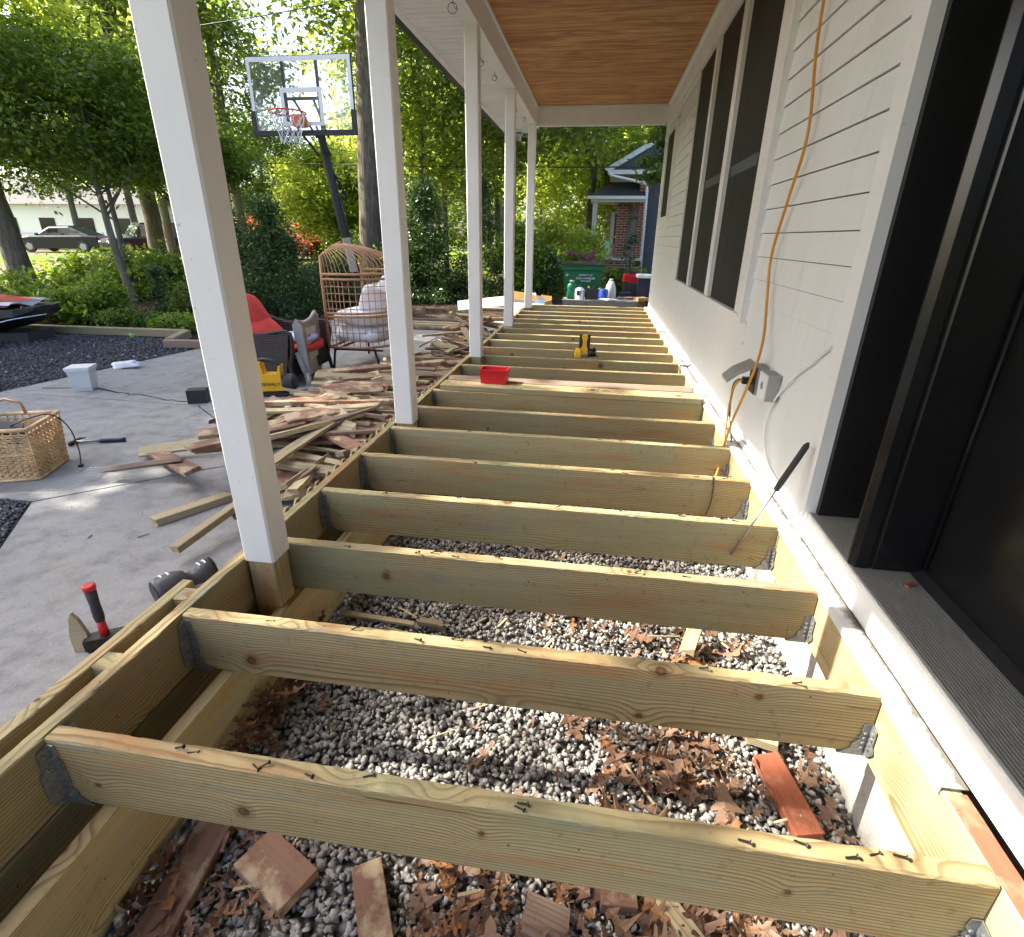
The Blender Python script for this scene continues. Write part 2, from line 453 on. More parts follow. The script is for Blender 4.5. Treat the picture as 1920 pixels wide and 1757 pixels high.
# ------------------------------------------------------------------ mesh helpers
class MB:
    def __init__(s): s.v = []; s.f = []
    def add(s, vs, fs):
        k = len(s.v); s.v += [tuple(v) for v in vs]; s.f += [tuple(i + k for i in f) for f in fs]; return s
    def box(s, c, d, rot=None, ch=0.0):
        hx, hy, hz = d[0] / 2, d[1] / 2, d[2] / 2
        pts = [Vector((sx * hx, sy * hy, sz * hz)) for sx in (-1, 1) for sy in (-1, 1) for sz in (-1, 1)]
        if rot is not None:
            m = Euler(rot).to_matrix() if not isinstance(rot, Matrix) else rot
            pts = [m @ p for p in pts]
        pts = [p + Vector(c) for p in pts]
        return s.add(pts, [(0, 1, 3, 2), (4, 6, 7, 5), (0, 4, 5, 1), (2, 3, 7, 6), (0, 2, 6, 4), (1, 5, 7, 3)])
    def box2(s, a, b): 
        return s.box([(p + q) / 2 for p, q in zip(a, b)], [abs(q - p) for p, q in zip(a, b)])
    def tube(s, pts, r, n=8, cap=True, r2=None):
        pts = [Vector(p) for p in pts]
        rs = r if isinstance(r, (list, tuple)) else [r + ((r2 - r) * i / (len(pts) - 1) if r2 is not None else 0) for i in range(len(pts))]
        k = len(s.v); up = Vector((0, 0, 1)); prev = None
        for i, p in enumerate(pts):
            t = (pts[min(i + 1, len(pts) - 1)] - pts[max(i - 1, 0)])
            if t.length < 1e-9: t = Vector((0, 0, 1))
            t.normalize()
            if prev is None:
                a = t.cross(up) if abs(t.z) < .95 else t.cross(Vector((1, 0, 0)))
            else: a = prev - t * prev.dot(t)
            a.normalize(); prev = a.copy(); b = t.cross(a)
            for j in range(n):
                w = 2 * math.pi * j / n
                s.v.append(tuple(p + (a * math.cos(w) + b * math.sin(w)) * rs[i]))
        for i in range(len(pts) - 1):
            for j in range(n):
                s.f.append((k + i * n + j, k + i * n + (j + 1) % n, k + (i + 1) * n + (j + 1) % n, k + (i + 1) * n + j))
        if cap:
            s.f.append(tuple(k + j for j in range(n))[::-1]); s.f.append(tuple(k + (len(pts) - 1) * n + j for j in range(n)))
        return s
    def lathe(s, prof, c=(0, 0, 0), n=16, sx=1, sy=1):
        k = len(s.v)
        for r, z in prof:
            for j in range(n):
                w = 2 * math.pi * j / n
                s.v.append((c[0] + r * math.cos(w) * sx, c[1] + r * math.sin(w) * sy, c[2] + z))
        for i in range(len(prof) - 1):
            for j in range(n): s.f.append((k + i * n + j, k + i * n + (j + 1) % n, k + (i + 1) * n + (j + 1) % n, k + (i + 1) * n + j))
        s.f.append(tuple(k + j for j in range(n))[::-1]); s.f.append(tuple(k + (len(prof) - 1) * n + j for j in range(n)))
        return s
    def prism(s, poly, z0, z1, axis='z'):
        k = len(s.v); n = len(poly)
        def P(a, b, h): return {'z': (a, b, h), 'y': (a, h, b), 'x': (h, a, b)}[axis]
        for h in (z0, z1):
            for a, b in poly: s.v.append(P(a, b, h))
        s.f.append(tuple(k + i for i in range(n))[::-1]); s.f.append(tuple(k + n + i for i in range(n)))
        for i in range(n): s.f.append((k + i, k + (i + 1) % n, k + n + (i + 1) % n, k + n + i))
        return s
    def blob(s, c, d, seed=0, amp=.12, nu=16, nv=10, pw=1.0):
        rr = random.Random(seed); ph = [rr.uniform(0, 6.28) for _ in range(8)]
        k = len(s.v)
        for i in range(nv + 1):
            th = math.pi * i / nv
            for j in range(nu):
                w = 2 * math.pi * j / nu
                x, y, z = math.sin(th) * math.cos(w), math.sin(th) * math.sin(w), math.cos(th)
                f = 1 + amp * (math.sin(3 * w + ph[0] + 2 * z) * math.sin(th) + .6 * math.sin(5 * th + ph[1] + x * 2) + .5 * math.sin(4 * y + ph[2]))
                q = [math.copysign(abs(t_) ** pw, t_) for t_ in (x, y, z)]
                s.v.append((c[0] + q[0] * d[0] / 2 * f, c[1] + q[1] * d[1] / 2 * f, c[2] + q[2] * d[2] / 2 * f))
        for i in range(nv):
            for j in range(nu): s.f.append((k + i * nu + j, k + (i + 1) * nu + j, k + (i + 1) * nu + (j + 1) % nu, k + i * nu + (j + 1) % nu))
        return s
    def mesh(s, name, mat=None, smooth=False):
        me = bpy.data.meshes.new(name); me.from_pydata(s.v, [], s.f)
        if smooth: me.polygons.foreach_set('use_smooth', [True] * len(me.polygons))
        me.update()
        if mat is not None: me.materials.append(mat if not isinstance(mat, str) else M[mat])
        return me

def link(name, me, parent=None, loc=(0, 0, 0), rot=(0, 0, 0), label=None, cat=None, group=None, kind=None):
    o = bpy.data.objects.new(name, me); COL.objects.link(o)
    o.location = loc
    o.rotation_euler = rot if not isinstance(rot, Matrix) else rot.to_euler()
    if parent is not None: o.parent = parent
    if label: o['label'] = label
    if cat: o['category'] = cat
    if group: o['group'] = group
    if kind: o['kind'] = kind
    return o
def thing(name, label, cat, loc=(0, 0, 0), rot=(0, 0, 0), group=None):
    return link(name, None, None, loc, rot, label, cat, group)
def P(name, mb, mat, parent, smooth=False, **kw):
    return link(name, mb.mesh(name, mat, smooth), parent, **kw)

def np_mesh(name, V, F, mat, smooth=False):
    """V (n,3), F (m,k) constant k"""
    me = bpy.data.meshes.new(name)
    m, k = F.shape
    me.vertices.add(len(V)); me.vertices.foreach_set('co', np.ascontiguousarray(V, np.float32).ravel())
    me.loops.add(m * k); me.loops.foreach_set('vertex_index', np.ascontiguousarray(F, np.int32).ravel())
    me.polygons.add(m); me.polygons.foreach_set('loop_start', np.arange(0, m * k, k, dtype=np.int32))
    me.polygons.foreach_set('loop_total', np.full(m, k, np.int32))
    if smooth: me.polygons.foreach_set('use_smooth', np.ones(m, bool))
    me.update(calc_edges=True)
    me.materials.append(M[mat] if isinstance(mat, str) else mat)
    return me

def rotmats(n, rng, tilt=None):
    if tilt is None:
        q = rng.normal(size=(n, 4)); q /= np.linalg.norm(q, axis=1)[:, None]
    else:
        a = rng.uniform(0, 2 * np.pi, n); t = rng.normal(0, tilt, n); b = rng.uniform(0, 2 * np.pi, n)
        qz = np.stack([np.cos(a / 2), 0 * a, 0 * a, np.sin(a / 2)], 1)
        qt = np.stack([np.cos(t / 2), np.sin(t / 2) * np.cos(b), np.sin(t / 2) * np.sin(b), 0 * b], 1)
        w1, x1, y1, z1 = qt.T; w2, x2, y2, z2 = qz.T
        q = np.stack([w1 * w2 - x1 * x2 - y1 * y2 - z1 * z2, w1 * x2 + x1 * w2 + y1 * z2 - z1 * y2, w1 * y2 - x1 * z2 + y1 * w2 + z1 * x2, w1 * z2 + x1 * y2 - y1 * x2 + z1 * w2], 1)
    w, x, y, z = q.T
    return np.stack([1 - 2 * (y * y + z * z), 2 * (x * y - z * w), 2 * (x * z + y * w), 2 * (x * y + z * w), 1 - 2 * (x * x + z * z), 2 * (y * z - x * w),
                     2 * (x * z - y * w), 2 * (y * z + x * w), 1 - 2 * (x * x + y * y)], 1).reshape(n, 3, 3)

def scatter(base_v, base_f, centers, mats, scales):
    """instances merged in one array; scales (n,3)"""
    n = len(centers)
    V = base_v[None] * scales[:, None, :]
    V = np.einsum('nij,nkj->nki', mats, V) + centers[:, None, :]
    F = base_f[None] + (np.arange(n) * len(base_v))[:, None, None]
    return V.reshape(-1, 3), F.reshape(-1, base_f.shape[1])

LEAF_V = np.array([(-.5, 0, 0), (0, -.27, .06), (.5, 0, -.05), (0, .27, .06)])
LEAF_F = np.array([(0, 1, 2, 3)])
NEEDLE_V = np.array([(-.5, 0, 0), (0, -.09, .0), (.5, 0, -.08), (0, .09, .0)])

def crown_arrays(center, radii, clumps, per, leaf, seed, spread=.28, shape='round', tilt=.9, base=LEAF_V, flat=.6):
    rng = np.random.default_rng(seed)
    c = np.array(center, float); rd = np.array(radii, float)
    d = rng.normal(size=(clumps, 3)); d /= np.linalg.norm(d, axis=1)[:, None]
    rr = rng.uniform(.35, 1.0, clumps) ** .6
    if shape == 'cone':
        h = rng.uniform(0, 1, clumps) ** 1.3
        a = rng.uniform(0, 2 * np.pi, clumps); q = np.sqrt(rng.uniform(.2, 1, clumps)) * (1 - h * .93)
        cc = np.stack([np.cos(a) * q, np.sin(a) * q, h * 2 - 1], 1) * rd + c
    else:
        cc = d * rr[:, None] * rd + c
    sp = spread * float(np.mean(rd)) * rng.uniform(.6, 1.3, clumps)
    off = rng.normal(size=(clumps, per, 3)) * sp[:, None, None] * np.array([1, 1, flat])
    pts = (cc[:, None, :] + off).reshape(-1, 3)
    n = len(pts)
    s = leaf * rng.uniform(.6, 1.35, n)
    return scatter(base, LEAF_F, pts, rotmats(n, rng, tilt), np.stack([s, s, s], 1)), cc

def crown_mesh(name, mat, **kw):
    (V, F), cc = crown_arrays(**kw)
    return np_mesh(name, V, F, mat), cc

def trunk_mb(pts, rs, n=10, seed=0):
    """tapered trunk, flared at the foot"""
    rr = random.Random(seed); mb = MB()
    P_ = [Vector(p) for p in pts]; out = []; ro = []
    for i in range(len(P_) - 1):
        for k in range(4):
            f = k / 4; q = P_[i].lerp(P_[i + 1], f)
            out.append(q + Vector((rr.uniform(-1, 1), rr.uniform(-1, 1), 0)) * rs[i] * .08); ro.append(rs[i] + (rs[i + 1] - rs[i]) * f)
    out.append(P_[-1]); ro.append(rs[-1])
    ro[0] *= 1.35; ro[1] *= 1.08
    mb.tube(out, ro, n)
    return mb

def tree(name, label, base, height, r0, crown_c, crown_r, mat='leaf_mid', barkm='bark', clumps=90, per=260, leaf=.16, seed=1,
         lean=(0, 0), spread=.2, limbs=9, group='garden trees', cat='tree', branch_from=.35, flat=.6):
    t = thing(name, label, cat, base, group=group)
    me, cc = crown_mesh('crown', mat, center=crown_c, radii=crown_r, clumps=clumps, per=per, leaf=leaf, seed=seed, spread=spread, flat=flat)
    link('crown', me, t)
    top = Vector((lean[0], lean[1], height))
    mid = top * .5 + Vector((r0 * .5, -r0 * .3, 0))
    mb = trunk_mb([(0, 0, -.1), tuple(top * .22 + Vector((lean[0] * .05, 0, 0))), tuple(mid), tuple(top)], [r0, r0 * .86, r0 * .62, r0 * .22], 12, seed)
    rr = random.Random(seed)
    idx = sorted(range(len(cc)), key=lambda i: rr.random())[:limbs]
    for i in idx:
        e = Vector(cc[i]); f = rr.uniform(branch_from, .9); s0 = top * f
        m_ = s0.lerp(e, .5) + Vector((0, 0, -.08 * (e - s0).length))
        mb.tube([s0, m_, e], [r0 * .38 * (1.1 - f), r0 * .2 * (1.1 - f) + .008, .008], 6)
    P('trunk', mb, barkm, t, True)
    return t

def copy_tree(o, loc, rotz=0, label=None, scale=1.0, parent=None):
    c = o.copy(); COL.objects.link(c)
    if parent is not None: c.parent = parent
    else:
        c.location = loc; c.rotation_euler = (0, 0, rotz); c.scale = (scale,) * 3
        if label: c['label'] = label
    for ch in o.children: copy_tree(ch, None, parent=c)
    return c

def ground_z(x, y):
    d = math.hypot(x - 1, y + .66); t = min(max((d - 16) / 24, 0), 1)
    return -.45 + .33 * t * t * (3 - 2 * t)

# ------------------------------------------------------------------ the setting: ground
G = -.45
def sheet(name, poly, z, mat, kind='structure'):
    me = bpy.data.meshes.new(name); me.from_pydata([(x, y, z) for x, y in poly], [], [tuple(range(len(poly)))]); me.update(); me.materials.append(M[mat])
    return link(name, me, kind=kind)
gb = MB(); N = 60
xs = [-400, -200, -120] + [-80 + i * 4 for i in range(46)] + [120, 200, 400]
ys = [-400, -100, -40, -20] + [-10 + i * 3 for i in range(34)] + [120, 200, 400]
for y in ys:
    for x in xs: gb.v.append((x, y, ground_z(x, y) - .03 if math.hypot(x - 1, y + .66) < 60 else -.15))
for j in range(len(ys) - 1):
    for i in range(len(xs) - 1): k = j * len(xs) + i; gb.f.append((k, k + 1, k + 1 + len(xs), k + len(xs)))
P('ground', gb, 'ground', None, True, kind='structure')
# concrete slab pieces meeting at joints; dark gravel beyond
def slab(poly, z1=G):
    mb = MB(); mb.prism(poly, G - .12, z1, 'z'); return P('concrete_slab', mb, 'concrete', None, kind='structure')
slab([(-1.745, 1.25), (-.14, -.9), (-.14, -3.0), (-3.4, -3.0)])
slab([(-.14, -.888), (-.14, 2.5), (-1.10, 2.5), (-2.02, 1.665), (-1.737, 1.262)])
slab([(-2.03, 1.675), (-1.112, 2.508), (-2.395, 3.55), (-4.49, 3.60), (-5.6, 2.2), (-4.4, 1.67)], G + .0)
slab([(-.14, 2.512), (-.14, 9.4), (-2.385, 9.4), (-2.385, 3.56), (-1.10, 2.512)])
slab([(-2.397, 3.562), (-2.397, 9.4), (-3.6, 9.3), (-4.16, 5.75), (-4.49, 3.61)])
sheet('dark_gravel_drive', [(-3.4, -3), (-1.75, 1.252), (-2.03, 1.66), (-5.6, 2.2), (-4.5, 3.6), (-4.17, 5.76), (-4.6, 6.6), (-14, 6.7), (-16, -3)], G - .012, 'dark_gravel')
sheet('mulch_bed', [(-14, 6.8), (-4.6, 6.7), (-4.1, 5.9), (-3.6, 9.35), (.2, 9.45), (2.2, 9.4), (2.6, 13.2), (-1, 13.6), (-5, 13.0), (-8, 14.2), (-14.5, 13.8), (-19, 11)], G - .02, 'mulch')
sheet('gravel_bed', [(-.14, -1.5), (1.84, -1.5), (1.84, 9.2), (-.14, 9.2)], G + .002, 'under_gravel')
road = [(-60, 16), (-60, 24), (-22, 41), (-8, 47), (-8, 44), (-22, 36)]
sheet('street', [(-70, 24), (-66, 34), (-24, 52), (-6, 57), (-6, 51), (-24, 45)], -.11, 'concrete')
# timber edging along the bed
def board_mesh(L, W, T, ch=.003, seg=1, rag=0, seed=0, jag=0, slits=False):
    rr = random.Random(seed); mb = MB(); hw, ht = W / 2, T / 2
    sec = [(-hw + ch, -ht), (hw - ch, -ht), (hw, -ht + ch), (hw, ht - ch), (hw - ch, ht), (-hw + ch, ht), (-hw, ht - ch), (-hw, -ht + ch)]
    for i in range(seg + 1):
        x = -L / 2 + L * i / seg
        for j, (a, b) in enumerate(sec):
            da = db = dx = 0
            if rag and j in (3, 4, 5, 6): db = -abs(rr.gauss(0, rag)) if j in (3, 6) else -abs(rr.gauss(0, rag * .35)); da = (-1 if j < 5 else 1) * abs(rr.gauss(0, rag * .5)) if j in (4, 5) else 0
            if jag and i in (0, seg): dx = (1 if i == 0 else -1) * rr.uniform(0, jag) * (1 if j % 3 else .2)
            mb.v.append((x + dx, a + da, b + db))
    for i in range(seg):
        for j in range(8): k = i * 8; mb.f.append((k + j, k + 8 + j, k + 8 + (j + 1) % 8, k + (j + 1) % 8))
    mb.f.append(tuple(range(8))); mb.f.append(tuple(seg * 8 + j for j in range(8))[::-1])
    return mb
def beam_between(name, a, b, W, T, mat, parent=None, roll=0, **kw):
    a = Vector(a); b = Vector(b); d = b - a
    o = link(name, board_mesh(d.length, W, T, min(W, T) * .06, **{k: kw.pop(k) for k in ('seg', 'rag', 'seed', 'jag') if k in kw}).mesh(name, mat), parent, (a + b) / 2, **kw)
    o.rotation_euler = (Matrix.Rotation(math.atan2(d.y, d.x), 3, 'Z') @ Matrix.Rotation(-math.asin(d.z / d.length), 3, 'Y') @ Matrix.Rotation(roll, 3, 'X')).to_euler()
    return o
edge = thing('timber_edging', 'long pale landscape timber edging the mulch bed beside the dark gravel', 'edging', (-8, 6.65, G))
for a, b in (((-14, 6.62), (-11.2, 6.60)), ((-11.18, 6.60), (-7.9, 6.60)), ((-7.88, 6.60), (-4.9, 6.69)), ((-4.88, 6.69), (-4.62, 6.0))):
    beam_between('timber', (a[0] + 8, a[1] - 6.65, .05), (b[0] + 8, b[1] - 6.65, .05), .11, .11, 'scrap_pale', edge, seed=3)
beam_between('landscape_timber', (-4.62, 5.93, G + .05), (-3.9, 6.02, G + .05), .1, .1, 'scrap_grey', label='short dark timber at the corner of the slab by the edging', cat='timber')
# crack lines cut in the slab as thin dark sheets of dirt
cr = MB(); rr = random.Random(5)
pts = [(-4.25, 3.80)]
while pts[-1][0] < -2.45: pts.append((pts[-1][0] + rr.uniform(.05, .16), pts[-1][1] + rr.uniform(-.06, .04)))
for (x0, y0), (x1, y1) in zip(pts, pts[1:]):
    w = rr.uniform(.004, .012); cr.add([(x0, y0 - w, G + .004), (x1, y1 - w, G + .004), (x1, y1 + w, G + .004), (x0, y0 + w, G + .004)], [(0, 1, 2, 3)])
P('slab_crack', cr, 'mulch', None, kind='structure')

# ------------------------------------------------------------------ crushed stone under the joists
def rock_base(seed):
    """angular crushed stone: hull of a few random points"""
    rng = np.random.default_rng(seed * 7 + 1)
    p = rng.uniform(-1, 1, (11, 3)) ; p = p / np.maximum(np.abs(p).max(1), .55)[:, None] * rng.uniform(.7, 1.0, (11, 1))
    bm = bmesh.new()
    for q in p: bm.verts.new(q)
    r_ = bmesh.ops.convex_hull(bm, input=bm.verts)
    junk = [v for v in bm.verts if not v.link_faces]
    for v in junk: bm.verts.remove(v)
    bm.verts.ensure_lookup_table(); bm.verts.index_update()
    v = np.array([v.co[:] for v in bm.verts]); f = np.array([[w.index for w in fc.verts] for fc in bm.faces]); bm.free()
    return v * .5, f
def rocks(name, label, area, n, size, mat, z, seed, jitter=.01):
    rng = np.random.default_rng(seed); Vs, Fs, k = [], [], 0
    per = n // 8
    for b in range(8):
        v, f = rock_base(seed * 10 + b)
        c = np.stack([rng.uniform(area[0], area[1], per), area[2] + (area[3] - area[2]) * rng.uniform(0, 1, per) ** 1.35, z + rng.uniform(0, jitter, per)], 1)
        s = size * rng.uniform(.55, 1.35, per)[:, None] * rng.uniform(.5, 1.0, (per, 3)) 
        V, F = scatter(v, f, c, rotmats(per, rng), s)
        Vs.append(V); Fs.append(F + k); k += len(V)
    o = link(name, np_mesh(name, np.concatenate(Vs), np.concatenate(Fs), mat), kind='stuff', label=label, cat='gravel')
    return o
rocks('crushed_stone', 'grey crushed stone lying under the open joists', (.13, 1.83, -.75, 2.6), 34000, .0215, 'stones', G + .004, 3, .016)
rocks('crushed_stone', 'grey crushed stone under the farther joists', (.13, 1.83, 2.6, 8.6), 6000, .032, 'stones', G + .004, 4, .012)
def rocks_in(name, label, poly, n, size, mat, z, seed):
    rng = np.random.default_rng(seed); A = np.array(poly); mn, mx = A.min(0), A.max(0)
    p = rng.uniform(mn, mx, (n * 3, 2)); ins = np.zeros(len(p), bool)
    for i in range(len(A)):
        a, b = A[i], A[(i + 1) % len(A)]
        with np.errstate(divide='ignore', invalid='ignore'):
            c = ((a[1] > p[:, 1]) != (b[1] > p[:, 1])) & (p[:, 0] < (b[0] - a[0]) * (p[:, 1] - a[1]) / (b[1] - a[1] + 1e-12) + a[0])
        ins ^= c
    p = p[ins][:n]; v, f = rock_base(seed); k = len(p)
    s = size * rng.uniform(.5, 1.3, k)[:, None] * rng.uniform(.6, 1.1, (k, 3))
    V, F = scatter(v, f, np.concatenate([p, np.full((k, 1), z)], 1), rotmats(k, rng), s)
    return link(name, np_mesh(name, V, F, mat), kind='stuff', label=label, cat='gravel')
rocks_in('dark_gravel', 'dark gravel in the small triangle beside the slab', [(-1.76, 1.25), (-2.03, 1.66), (-3.2, 1.72), (-2.2, .4)], 5000, .024, 'dark_stones', G - .004, 8)
rocks_in('dark_gravel', 'dark gravel covering the driveway beyond the slab', [(-5.6, 2.3), (-4.5, 3.65), (-4.2, 5.76), (-4.7, 6.55), (-9, 6.5), (-9, 3)], 14000, .03, 'dark_stones', G - .006, 9)

# ------------------------------------------------------------------ porch floor frame
WID, D, S = 1.7895, .184, .4064
frame = thing('deck_frame', 'stripped porch floor frame of open pine joists beside the white house', 'deck frame', (0, 0, 0))
jm = [board_mesh(WID - .004, .038, D, .0035, 90, .0016, k).mesh('joist', 'pt') for k in range(4)]
# joist hanger: seat, side straps with stepped edges, flanges nailed to the rim
def hanger_mesh(tall, side):
    mb = MB(); s = side
    top = -.015 if tall else -.085
    for yy in (-.0215, .0215):
        prof = [(0, top), (.018, top), (.022, top - .02), (.018, top - .035), (.026, top - .045), (.026, -.125), (.020, -.135), (.034, -.15), (.034, -.165), (.060, -.186), (0, -.186)]
        mb.prism([(s * a, b) for a, b in prof], yy - .001, yy + .001, 'y')
        fl = [(yy, top), (yy + math.copysign(.022, yy), top - .004), (yy + math.copysign(.024, yy), top - .05), (yy + math.copysign(.033, yy), top - .06), (yy + math.copysign(.033, yy), -.15), (yy + math.copysign(.02, yy), -.17), (yy, -.186)]
        mb.prism(fl, s * .001, s * .003, 'x')
        for zz in np.linspace(top - .02, -.15, 4):
            mb.tube([(s * .002, yy + math.copysign(.014, yy), zz), (s * .007, yy + math.copysign(.014, yy), zz)], .0045, 6)
            mb.tube([(s * .012, yy, zz - .01), (s * .012, yy + math.copysign(.005, yy), zz - .01)], .004, 6)
    mb.box((s * .03, 0, -.187), (.06, .043, .002))
    return mb.mesh('joist_hanger', 'galv')
hm = {(t_, s_): hanger_mesh(t_, s_) for t_ in (0, 1) for s_ in (1, -1)}
scm = MB().tube([(0, 0, 0), (.019, 0, 0)], .0019, 6).tube([(.0185, 0, 0), (.0215, 0, 0)], [.002, .0048], 8).mesh('screw', 'dark_steel')
rs = random.Random(4)
for i in range(21):
    y = i * S
    j = link('joist', jm[i % 4], frame, (WID / 2, y + .019, -D / 2))
    if i == 20: pass
    link('joist_hanger', hm[(1, 1)], j, (-WID / 2 + .002, 0, D / 2))
    link('joist_hanger', hm[(0, -1)], j, (WID / 2 - .002, 0, D / 2))
    if i < 6:
        for k in range((13, 10, 9, 8, 6, 5)[i]):
            f = rs.uniform(.12, .97)
            link('screw', scm, j, (-WID / 2 + f * WID, rs.uniform(-.012, .012), D / 2 + .002 - (.0015 if k % 2 else 0)), (0, rs.uniform(-.5, .15), rs.uniform(-.5, .5)))
# rim, blocking, outer board, worn fascia
def yboard(name, x, y0, y1, W, T, z, mat, parent, **kw):
    return beam_between(name, (x, y0, z), (x, y1, z), W, T, mat, parent, **kw)
yboard('rim_board', -.0195, -1.3, 2.437, .038, D, -D / 2 + .001, 'pt', frame, seg=90, rag=.0018, seed=21)
yboard('rim_board', -.0195, 2.4385, 8.17, .038, D, -D / 2 + .001, 'pt', frame, seg=90, rag=.0018, seed=22)
yboard('lower_rim', -.0195, -1.3, 8.17, .038, .14, -.257, 'pt', frame, seed=23)
yboard('outer_board', -.098, -1.3, .56, .036, .09, -.046, 'pt', frame, seg=40, rag=.0015, seed=24)
yboard('outer_board', -.098, -1.3, .60, .036, .14, -.165, 'pt', frame, seed=27)
yboard('fascia_strip', -.130, -1.3, .52, .022, .15, -.10, 'scrap_grey', frame, seg=40, rag=.003, seed=25)
for yb in (-.45, .225, .50):
    beam_between('block', (-.0795, yb, -.045), (-.0385, yb, -.045), .055, .085, 'pt', frame)
yboard('girder', .100, -1.3, 3.6, .038, .235, -D - .119, 'pt', frame, seed=26)
yboard('girder', .100, 3.602, 8.17, .038, .235, -D - .119, 'pt', frame, seed=28)
for yb in (.62, 1.36, 3.1, 5.0):                                   # angle blocks under the rim between girder and rim
    beam_between('block', (.002, yb, -.235), (.078, yb, -.235), .09, .09, 'pt', frame)
# splinters of the old skirt left on the rim's outer face
for k in range(26):
    sk = MB()
    y = 1.0 + k * .085 + random.uniform(-.02, .02)
    sk.prism([(y, -.02), (y + .03, .012), (y + .05, .010), (y + .065, -.03), (y + .05, -.06), (y + .01, -.05)], -.047, -.040, 'x')
    P('skirt_remnant', sk, 'scrap_pale', frame)
yboard('ledger_board', WID + .0195, -1.3, 1.035, .038, D, -D / 2 - .003, 'pt', frame, seg=60, rag=.0012, seed=31)
yboard('ledger_board', WID + .0195, 1.037, 8.25, .038, D, -D / 2 - .003, 'pt', frame, seed=32)
beam_between('red_stained_top', (WID + .0185, -1.3, .0035), (WID + .0185, .165, .0035), .036, .007, 'red_paint', frame, seg=30, rag=.001, jag=.03)
fl = MB(); fr_ = random.Random(2)
for a, b in ((.175, .62), (.622, 1.046), (1.048, 2.2), (2.2, 3.9), (3.9, 5.6), (5.6, 8.2)):
    z = .0025 + fr_.uniform(0, .0015)
    n = max(2, int((b - a) / .12)); 
    for k in range(n):
        y0 = a + (b - a) * k / n; y1 = a + (b - a) * (k + 1) / n
        fl.box2((WID - .001, y0, z), (WID + .046, y1, z + .003)); fl.box2((WID - .004, y0, z - .018), (WID - .001, y1, z + .003))
def flash_m():
    t = NT('dirty_white_flashing'); p = t.pos()
    n = t.noise(p, 34, 5, .75); n2 = t.noise(p, 3.5, 3)
    s = t.n('SeparateXYZ'); t.put(p, s.inputs[0])
    e = t.mr(s.outputs[0], WID + .008, WID + .044, 0, 1)
    f = t.mr(t.math('ADD', t.math('MULTIPLY', e, .34), t.math('ADD', t.math('MULTIPLY', n, .6), t.math('MULTIPLY', n2, .35))), .62, .80, 0, .95)
    return t.fin(t.mix(f, c4((.58, .575, .56)), c4((.06, .05, .04))), .5)
M['flash'] = flash_m()
P('flashing', fl, 'flash', frame)

# boards laid flat across the joists, red tray, saw
beam_between('loose_plank', (.05, 2.925, .0195), (1.77, 2.895, .0195), .14, .036, 'pt', seed=40, seg=30, rag=.001,
             label='wide loose plank lying across the joists under the red tray', cat='plank')
beam_between('loose_plank', (.06, 3.085, .0195), (1.74, 3.055, .0195), .135, .036, 'scrap_grey', seed=41, seg=30, rag=.001,
             label='weathered plank lying across the joists on the far side of the tray', cat='plank')
def tray():
    t = thing('red_tray', 'open red plastic parts tray standing on the plank across the joists', 'tray', (.405, 2.99, .038), (0, 0, R(-2)))
    mb = MB(); w, d, h, q = .092, .058, .098, .004
    def ring(w_, d_, z): return [(-w_, -d_, z), (w_, -d_, z), (w_, d_, z), (-w_, d_, z)]
    rows = [ring(w * .94, d * .92, 0), ring(w, d, h - .008), ring(w + .004, d + .004, h - .008), ring(w + .004, d + .004, h), ring(w - q, d - q, h), ring(w * .94 - q, d * .92 - q, q)]
    v = [p for r_ in rows for p in r_]; f = []
    for i in range(len(rows) - 1):
        for j in range(4): f.append((i * 4 + j, i * 4 + (j + 1) % 4, i * 4 + 4 + (j + 1) % 4, i * 4 + 4 + j))
    f += [(3, 2, 1, 0), (20, 21, 22, 23)]
    mb.add(v, f); P('bin_shell', mb, 'red_plastic', t)
    return t
tray()

# ------------------------------------------------------------------ posts
house = thing('house', 'white lap sided house with dark screened windows and a covered porch', 'house', (0, 0, 0))
POST_Y = (.69, 2.10, 3.97, 5.78, 7.66)
for k, y in enumerate(POST_Y):
    mb = MB(); x0, x1, y0, y1, c = 0.003, .105, y, y + .102, .006
    sec = [(x0 + c, y0), (x1 - c, y0), (x1, y0 + c), (x1, y1 - c), (x1 - c, y1), (x0 + c, y1), (x0, y1 - c), (x0, y0 + c)]
    mb.prism(sec, .004 if k else -.004, 2.345, 'z')
    po = P('porch_post', mb, 'vinyl', house)
    o = link('post_core', board_mesh(.60, .088, .088, .003).mesh('post_core', 'pt'), po, ((x0 + x1) / 2, (y0 + y1) / 2, -.11), (0, R(90), 0))

# ------------------------------------------------------------------ roof, soffit, beam, ceiling
CZ, BZ, CY = 2.565, 2.345, 7.80
mb = MB(); mb.box2((.108, -3, BZ), (.002, 8.0, CZ + .05)); P('porch_beam', mb, 'vinyl', house)
mb = MB(); mb.box2((.092, -3, CZ - .022), (.122, CY, CZ + .0)); P('ceiling_trim', mb, 'vinyl', house)
mb = MB(); mb.box2((.108, CY, BZ), (1.795, CY + .09, CZ + .05)); P('end_beam', mb, 'vinyl', house)
mb = MB(); mb.box2((.122, CY - .03, CZ - .022), (1.79, CY - .0015, CZ)); P('ceiling_trim', mb, 'vinyl', house)
for k in range(9):
    y1 = CY - k * 1.2195
    m_ = MB().box((0, 0, 0), (1.70, 1.217, .012)).mesh('ceiling_panel', 'ply')
    link('ceiling_panel', m_, house, (.95, y1 - .61, CZ + .006))
# crown board on the house side
mb = MB(); mb.prism([(1.792, CZ), (1.792, CZ - .03), (1.812, CZ - .055), (1.832, CZ - .13), (1.846, CZ - .165), (1.848, 2.372), (1.90, 2.372), (1.90, CZ)], -3, 8.2, 'y'); P('crown_board', mb, 'vinyl', house)
